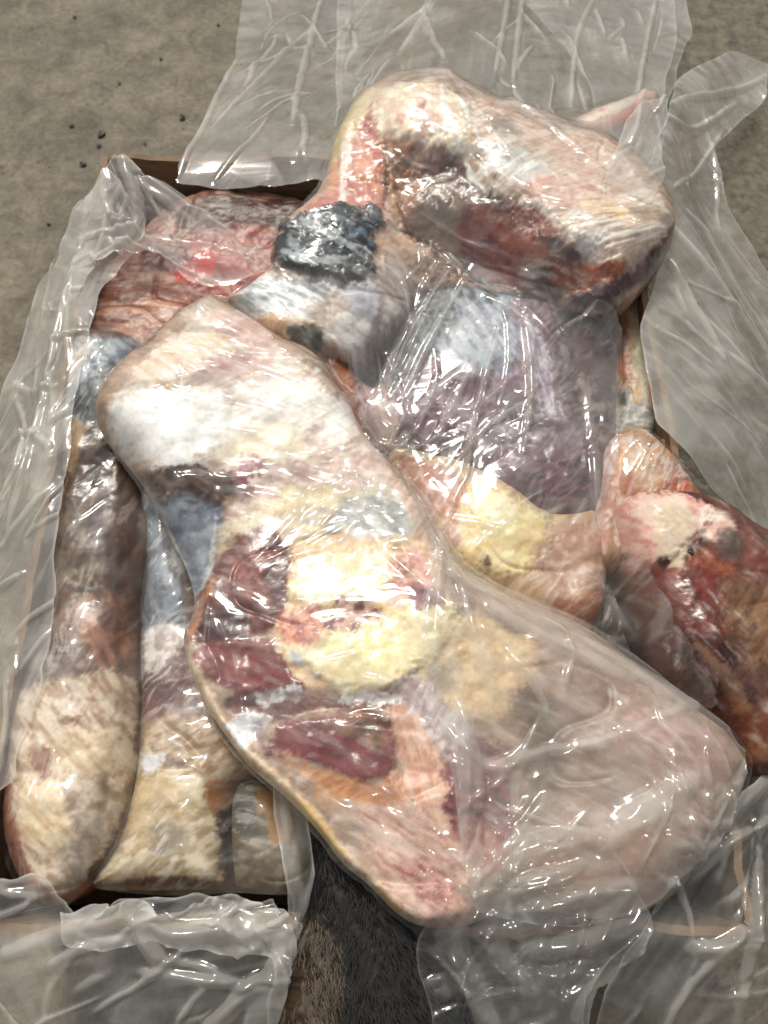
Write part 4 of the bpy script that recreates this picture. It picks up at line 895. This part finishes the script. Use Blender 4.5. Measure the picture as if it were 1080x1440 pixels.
# liner bag folded out over the carton walls
lroot = empty('liner_bag', (0, YR, .02)); tag(lroot, 'large milky clear liner bag folded out over the carton walls', 'plastic bag')
def flap(outline, over, floor, **kw): return film('flap', outline, over, floor, LINER, lroot, rim=True, zfit=True, **kw)
flap([(350,-60,.0),(492,-60,.0),(487,60,.05),(482,150,.10),(468,236,.14),(458,256,.134),(400,262,.133),(330,262,.133),(242,262,.132),(262,222,.134),(300,140,.11),(330,70,.07)],
  [SLAB], .004, r=6, it=20, haze=.11, hvar=.14, ncrease=34, edge=.05, chaze=.3, cang=1.1, cspread=.3, clen=(.04,.14), camp=.0034, seed=20, crumple=.0014, cscale=.045, k=1,
  creases=[([(250,256,.13),(290,170,.12),(340,70,.07)], .005, .003), ([(300,180,.12),(380,110,.08),(440,50,.04)], .005, .004), ([(410,190,.12),(425,110,.08),(450,20,.02)], .006, .003), ([(300,260,.13),(350,200,.13),(380,160,.12)], .004, .003)])
flap([(484,-60,.0),(955,-60,.0),(950,60,.05),(930,130,.10),(905,190,.14),(860,240,.145),(760,230,.145),(640,180,.145),(520,190,.145),(466,240,.135),(470,120,.08)],
  [UPPER, PINK], .004, r=6, it=20, haze=.15, hvar=.18, ncrease=46, chaze=.3, cang=1.45, cspread=.2, clen=(.04,.14), camp=.0036, seed=22, crumple=.0014, cscale=.045, k=1,
  creases=[([(690,140,.12),(705,60,.05),(715,-20,.0)], .005, .004), ([(715,150,.12),(725,60,.05),(740,-20,.0)], .005, .004), ([(560,90,.08),(590,60,.05),(625,15,.02)], .006, .004), ([(800,160,.13),(805,80,.07),(830,20,.02)], .005, .004), ([(890,180,.14),(905,80,.07),(920,0,.0)], .005, .004), ([(540,60,.06),(600,40,.04),(650,5,.02)], .005, .003)])
flap([(690,-60,.006),(950,-60,.006),(972,40,.03),(958,100,.07),(932,150,.11),(922,240,.14),(860,230,.15),(830,120,.11),(760,30,.05)],
  [UPPER, PINK], .007, r=6, it=20, haze=.16, hvar=.14, ncrease=10, cang=1.2, clen=(.04,.1), camp=.0022, seed=23, crumple=.0014, cscale=.045, k=1)
flap([(905,240,.155),(940,150,.12),(960,108,.09),(1030,68,.05),(1082,92,.03),(1080,140,.03),(1000,212,.07),(1022,290,.06),(1076,380,.04),(1170,520,.01),(1200,960,.01),(1090,770,.06),(1010,716,.12),(965,650,.128),(920,600,.128),(902,450,.135),(930,330,.14)],
  [CHUNK, WEDGE, STRIP], .004, r=6, it=20, haze=.17, hvar=.24, chaze=.3, ncrease=60, cang=-.9, cspread=.25, clen=(.05,.16), camp=.003, seed=24, crumple=.0016, cscale=.045, k=1,
  creases=[([(930,310,.14),(980,400,.11),(1080,540,.05)], .006, .005), ([(960,320,.12),(1020,420,.08),(1100,500,.04)], .006, .004), ([(920,340,.14),(960,430,.12),(1005,520,.1)], .006, .005), ([(1020,180,.06),(960,270,.1),(930,300,.12)], .004, .004), ([(1075,110,.03),(1000,140,.07),(940,150,.11)], .006, .005), ([(1000,520,.09),(1060,580,.06),(1100,640,.04)], .006, .004), ([(900,150,.13),(960,190,.1),(1040,140,.05)], .005, .005)])
flap([(156,222,.165),(178,214,.17),(212,250,.16),(272,288,.15),(332,330,.135),(392,366,.12),(350,396,.12),(290,402,.12),(250,386,.125),(215,356,.135),(185,352,.14),(140,370,.14),(96,430,.13),(60,440,.10),(104,310,.14)],
  [SLAB], .06, r=5, it=14, haze=.16, hvar=.26, ncrease=30, cang=-.5, cspread=.5, clen=(.02,.08), camp=.004, cwid=(.002,.005), seed=26, crumple=.0022, cscale=.03, k=1, chaze=.3,
  creases=[([(170,220,.165),(190,290,.16),(150,370,.14)], .007, .008), ([(175,225,.165),(260,290,.15),(380,362,.12)], .007, .006), ([(110,330,.14),(180,320,.15),(215,340,.14)], .006, .007), ([(130,360,.14),(180,340,.145),(210,350,.14)], .005, .006), ([(140,260,.16),(160,310,.15),(200,330,.14)], .006, .006)])
flap([(150,228,.16),(200,300,.15),(196,352,.14),(150,400,.136),(118,470,.136),(100,600,.136),(86,760,.136),(68,900,.136),(44,1000,.136),(24,1100,.134),(-60,1160,.1),(-60,640,.06),(-6,600,.07),(14,520,.08),(54,412,.1),(104,300,.14)],
  [], .004, r=5, it=14, haze=.2, hvar=.22, ncrease=52, cang=1.3, cspread=.35, clen=(.03,.12), camp=.0035, seed=28, crumple=.0014, cscale=.03, k=1, chaze=.25,
  creases=[([(120,330,.13),(90,440,.12),(60,620,.11),(30,760,.1)], .007, .006), ([(20,540,.08),(60,560,.1),(85,555,.12)], .005, .005), ([(10,640,.07),(40,620,.09),(80,640,.12)], .005, .005), ([(20,560,.08),(45,630,.09),(40,700,.09)], .005, .005), ([(0,820,.08),(20,850,.09),(50,820,.11)], .005, .006)])
flap([(-30,1236,.135),(50,1230,.137),(84,1264,.137),(110,1284,.14),(200,1268,.15),(290,1260,.15),(380,1262,.152),(414,1300,.15),(424,1340,.14),(434,1420,.13),(444,1560,.1),(-80,1560,.05)],
  [], .004, r=5, it=14, haze=.07, hvar=.18, ncrease=39, cang=.2, cspread=.5, camp=.0035, clen=(.03,.1), seed=30, crumple=.0016, cscale=.035, k=1, chaze=.25,
  creases=[([(0,1342,.14),(100,1310,.14),(190,1288,.15),(250,1310,.14),(330,1305,.14),(405,1312,.145)], .008, .008), ([(185,1280,.15),(210,1320,.14),(240,1350,.13)], .007, .008), ([(310,1280,.15),(330,1300,.14),(345,1325,.13)], .006, .007), ([(410,1310,.145),(390,1370,.13),(380,1440,.11)], .010, .010), ([(380,1360,.13),(330,1410,.11),(300,1440,.11)], .008, .007)])
# bunched roll of the bag along the front rim
flap([(80,1280,.142),(150,1280,.15),(190,1262,.158),(250,1282,.15),(300,1266,.155),(372,1260,.156),(416,1296,.152),(420,1360,.14),(426,1450,.13),(370,1450,.12),(384,1350,.14),(330,1336,.14),(250,1340,.14),(190,1330,.14),(100,1330,.138)],
  [], .1, r=3, it=6, haze=.12, hvar=.34, ncrease=39, cang=.1, cspread=.9, camp=.005, clen=(.015,.05), cwid=(.002,.005), seed=33, crumple=.004, cscale=.025, k=1, chaze=.3)
flap([(385,1100,.15),(412,1096,.15),(440,1180,.145),(452,1290,.14),(456,1400,.135),(440,1470,.13),(412,1440,.135),(408,1300,.145),(396,1200,.145)],
  [OLIVE], .09, r=4, it=10, haze=.03, hvar=.12, ncrease=17, cang=1.5, cspread=.15, clen=(.03,.1), camp=.003, seed=31, k=2, rag=.003)
flap([(900,1305,.13),(985,1196,.14),(1040,1105,.14),(1110,1060,.13),(1200,1100,.1),(1200,1560,.05),(800,1560,.05),(850,1390,.12)],
  [], .004, r=5, it=14, haze=.06, hvar=.14, ncrease=39, cang=.9, cspread=.4, camp=.0035, clen=(.03,.12), seed=32, crumple=.0014, cscale=.035, k=1, chaze=.25,
  creases=[([(985,1200,.14),(1020,1150,.14),(1080,1090,.13)], .007, .007), ([(960,1330,.12),(1000,1330,.12),(1040,1300,.12)], .007, .007), ([(1060,1200,.13),(1050,1300,.12),(1040,1440,.1)], .007, .007)])

# ------------------------------------------------------------------ grit stones
def stone(u, v, z, rpx, seed, name='grit_stone'):
    rs = np.random.RandomState(seed); x, y = at(u, v, z); r = rpx*.00052
    n, m = 9, 6; V = []; F = []
    V.append((0, 0, -r*.5))
    for i in range(1, m):
        ph = -math.pi/2+math.pi*i/m
        for j in range(n):
            th = 2*math.pi*j/n; k = r*(1+.9*(rs.rand()-.5))
            V.append((k*math.cos(ph)*math.cos(th)*1.15, k*math.cos(ph)*math.sin(th)*.9, k*.65*math.sin(ph)))
    V.append((0, 0, r*.6)); t = len(V)-1
    for j in range(n):
        F.append((0, 1+(j+1) % n, 1+j)); F.append((t, 1+(m-2)*n+j, 1+(m-2)*n+(j+1) % n))
        for i in range(m-2):
            a = 1+i*n; F.append((a+j, a+(j+1) % n, a+n+(j+1) % n, a+n+j))
    o = mesh_obj(name, V, F, STONE, None, smooth=False)
    o.location = (float(x), float(y), z+r*.4); o.rotation_euler = (0, 0, rs.rand()*6)
    return o
G = 'grit on the concrete'
for k, (u, v, r, lb) in enumerate([
    (143,190,8,'largest dark grit stone on the bare concrete at upper left'), (117,232,7,'dark pointed grit stone just above the upper left film peak'),
    (257,167,7,'lone black grit stone beside the tall triangular film flap'), (139,206,5,'small grit stone touching the largest one from below'),
    (102,178,5,'grit stone a little up and left of the largest one'), (157,220,5,'tiny grit stone nearest the peak of the folded film'),
    (68,316,4,'lone grit speck on the concrete beside the left film edge'), (105,25,4,'grit speck at the very top left of the concrete'),
    (226,84,4,'grit speck high up, left of the tall film flap'), (168,118,3.5,'grit speck above the largest stone'),
    (307,36,4,'topmost grit speck close to the tall film flap'), (204,203,3.5,'grit speck midway between largest and lone black stone')]):
    o = stone(u, v, 0, r, 40+k); tag(o, lb, 'stone', G)
# black pellet on the chunk
x, y = at(971, 776, .165); cx0, cy0, cr, cz = PIECES[CHUNK]
zc = float(np.nan_to_num(cz[int(round((y-cy0)/cr)), int(round((x-cx0)/cr))], nan=.16))
o = stone(971, 776, zc, 4.5, 77, 'pellet'); tag(o, 'small round black pellet stuck on the red bone-in chunk', 'pellet')

# ------------------------------------------------------------------ hair on the hide
def hair():
    rs = np.random.RandomState(5); x0, y0, r, Z = PIECES[HIDE]
    ij = np.argwhere(~np.isnan(Z)); sets = {'black_hair': ([], []), 'brown_hair': ([], [])}
    for k in range(9000):
        i, j = ij[rs.randint(len(ij))]; z = Z[i, j]; x = x0+j*r+rs.rand()*r; y = y0+i*r+rs.rand()*r
        u, v = proj(x, y, z)
        brown = u < 472+12*math.sin(v/30)+rs.randn()*6 and v > 1285+rs.randn()*8
        if rs.rand() < (.5 if brown else .35): continue
        V, F = sets['brown_hair' if brown else 'black_hair']
        a = -1.3+rs.randn()*.35+.8*math.sin(x*90)*.5; L = rs.uniform(.006, .013); w = .00016
        d = np.array([math.cos(a), math.sin(a), .12]); s = np.array([-math.sin(a), math.cos(a), 0])*w
        b = np.array([x, y, z-.0005]); m = b+d*L*.5+np.array([0, 0, .0011]); e = b+d*L+np.array([0, 0, .0004])
        n = len(V); V += [tuple(b-s), tuple(b+s), tuple(m+s), tuple(m-s), tuple(e)]; F += [(n, n+1, n+2, n+3), (n+3, n+2, n+4)]
    root = [q for q in bpy.data.objects if q.name.startswith('hide_slab')][0]
    for nm, (V, F) in sets.items():
        q = mesh_obj(nm, shift(V, root.location), F, FURB if nm[1] == 'r' else FURM, root); q['kind'] = 'stuff'
hair()
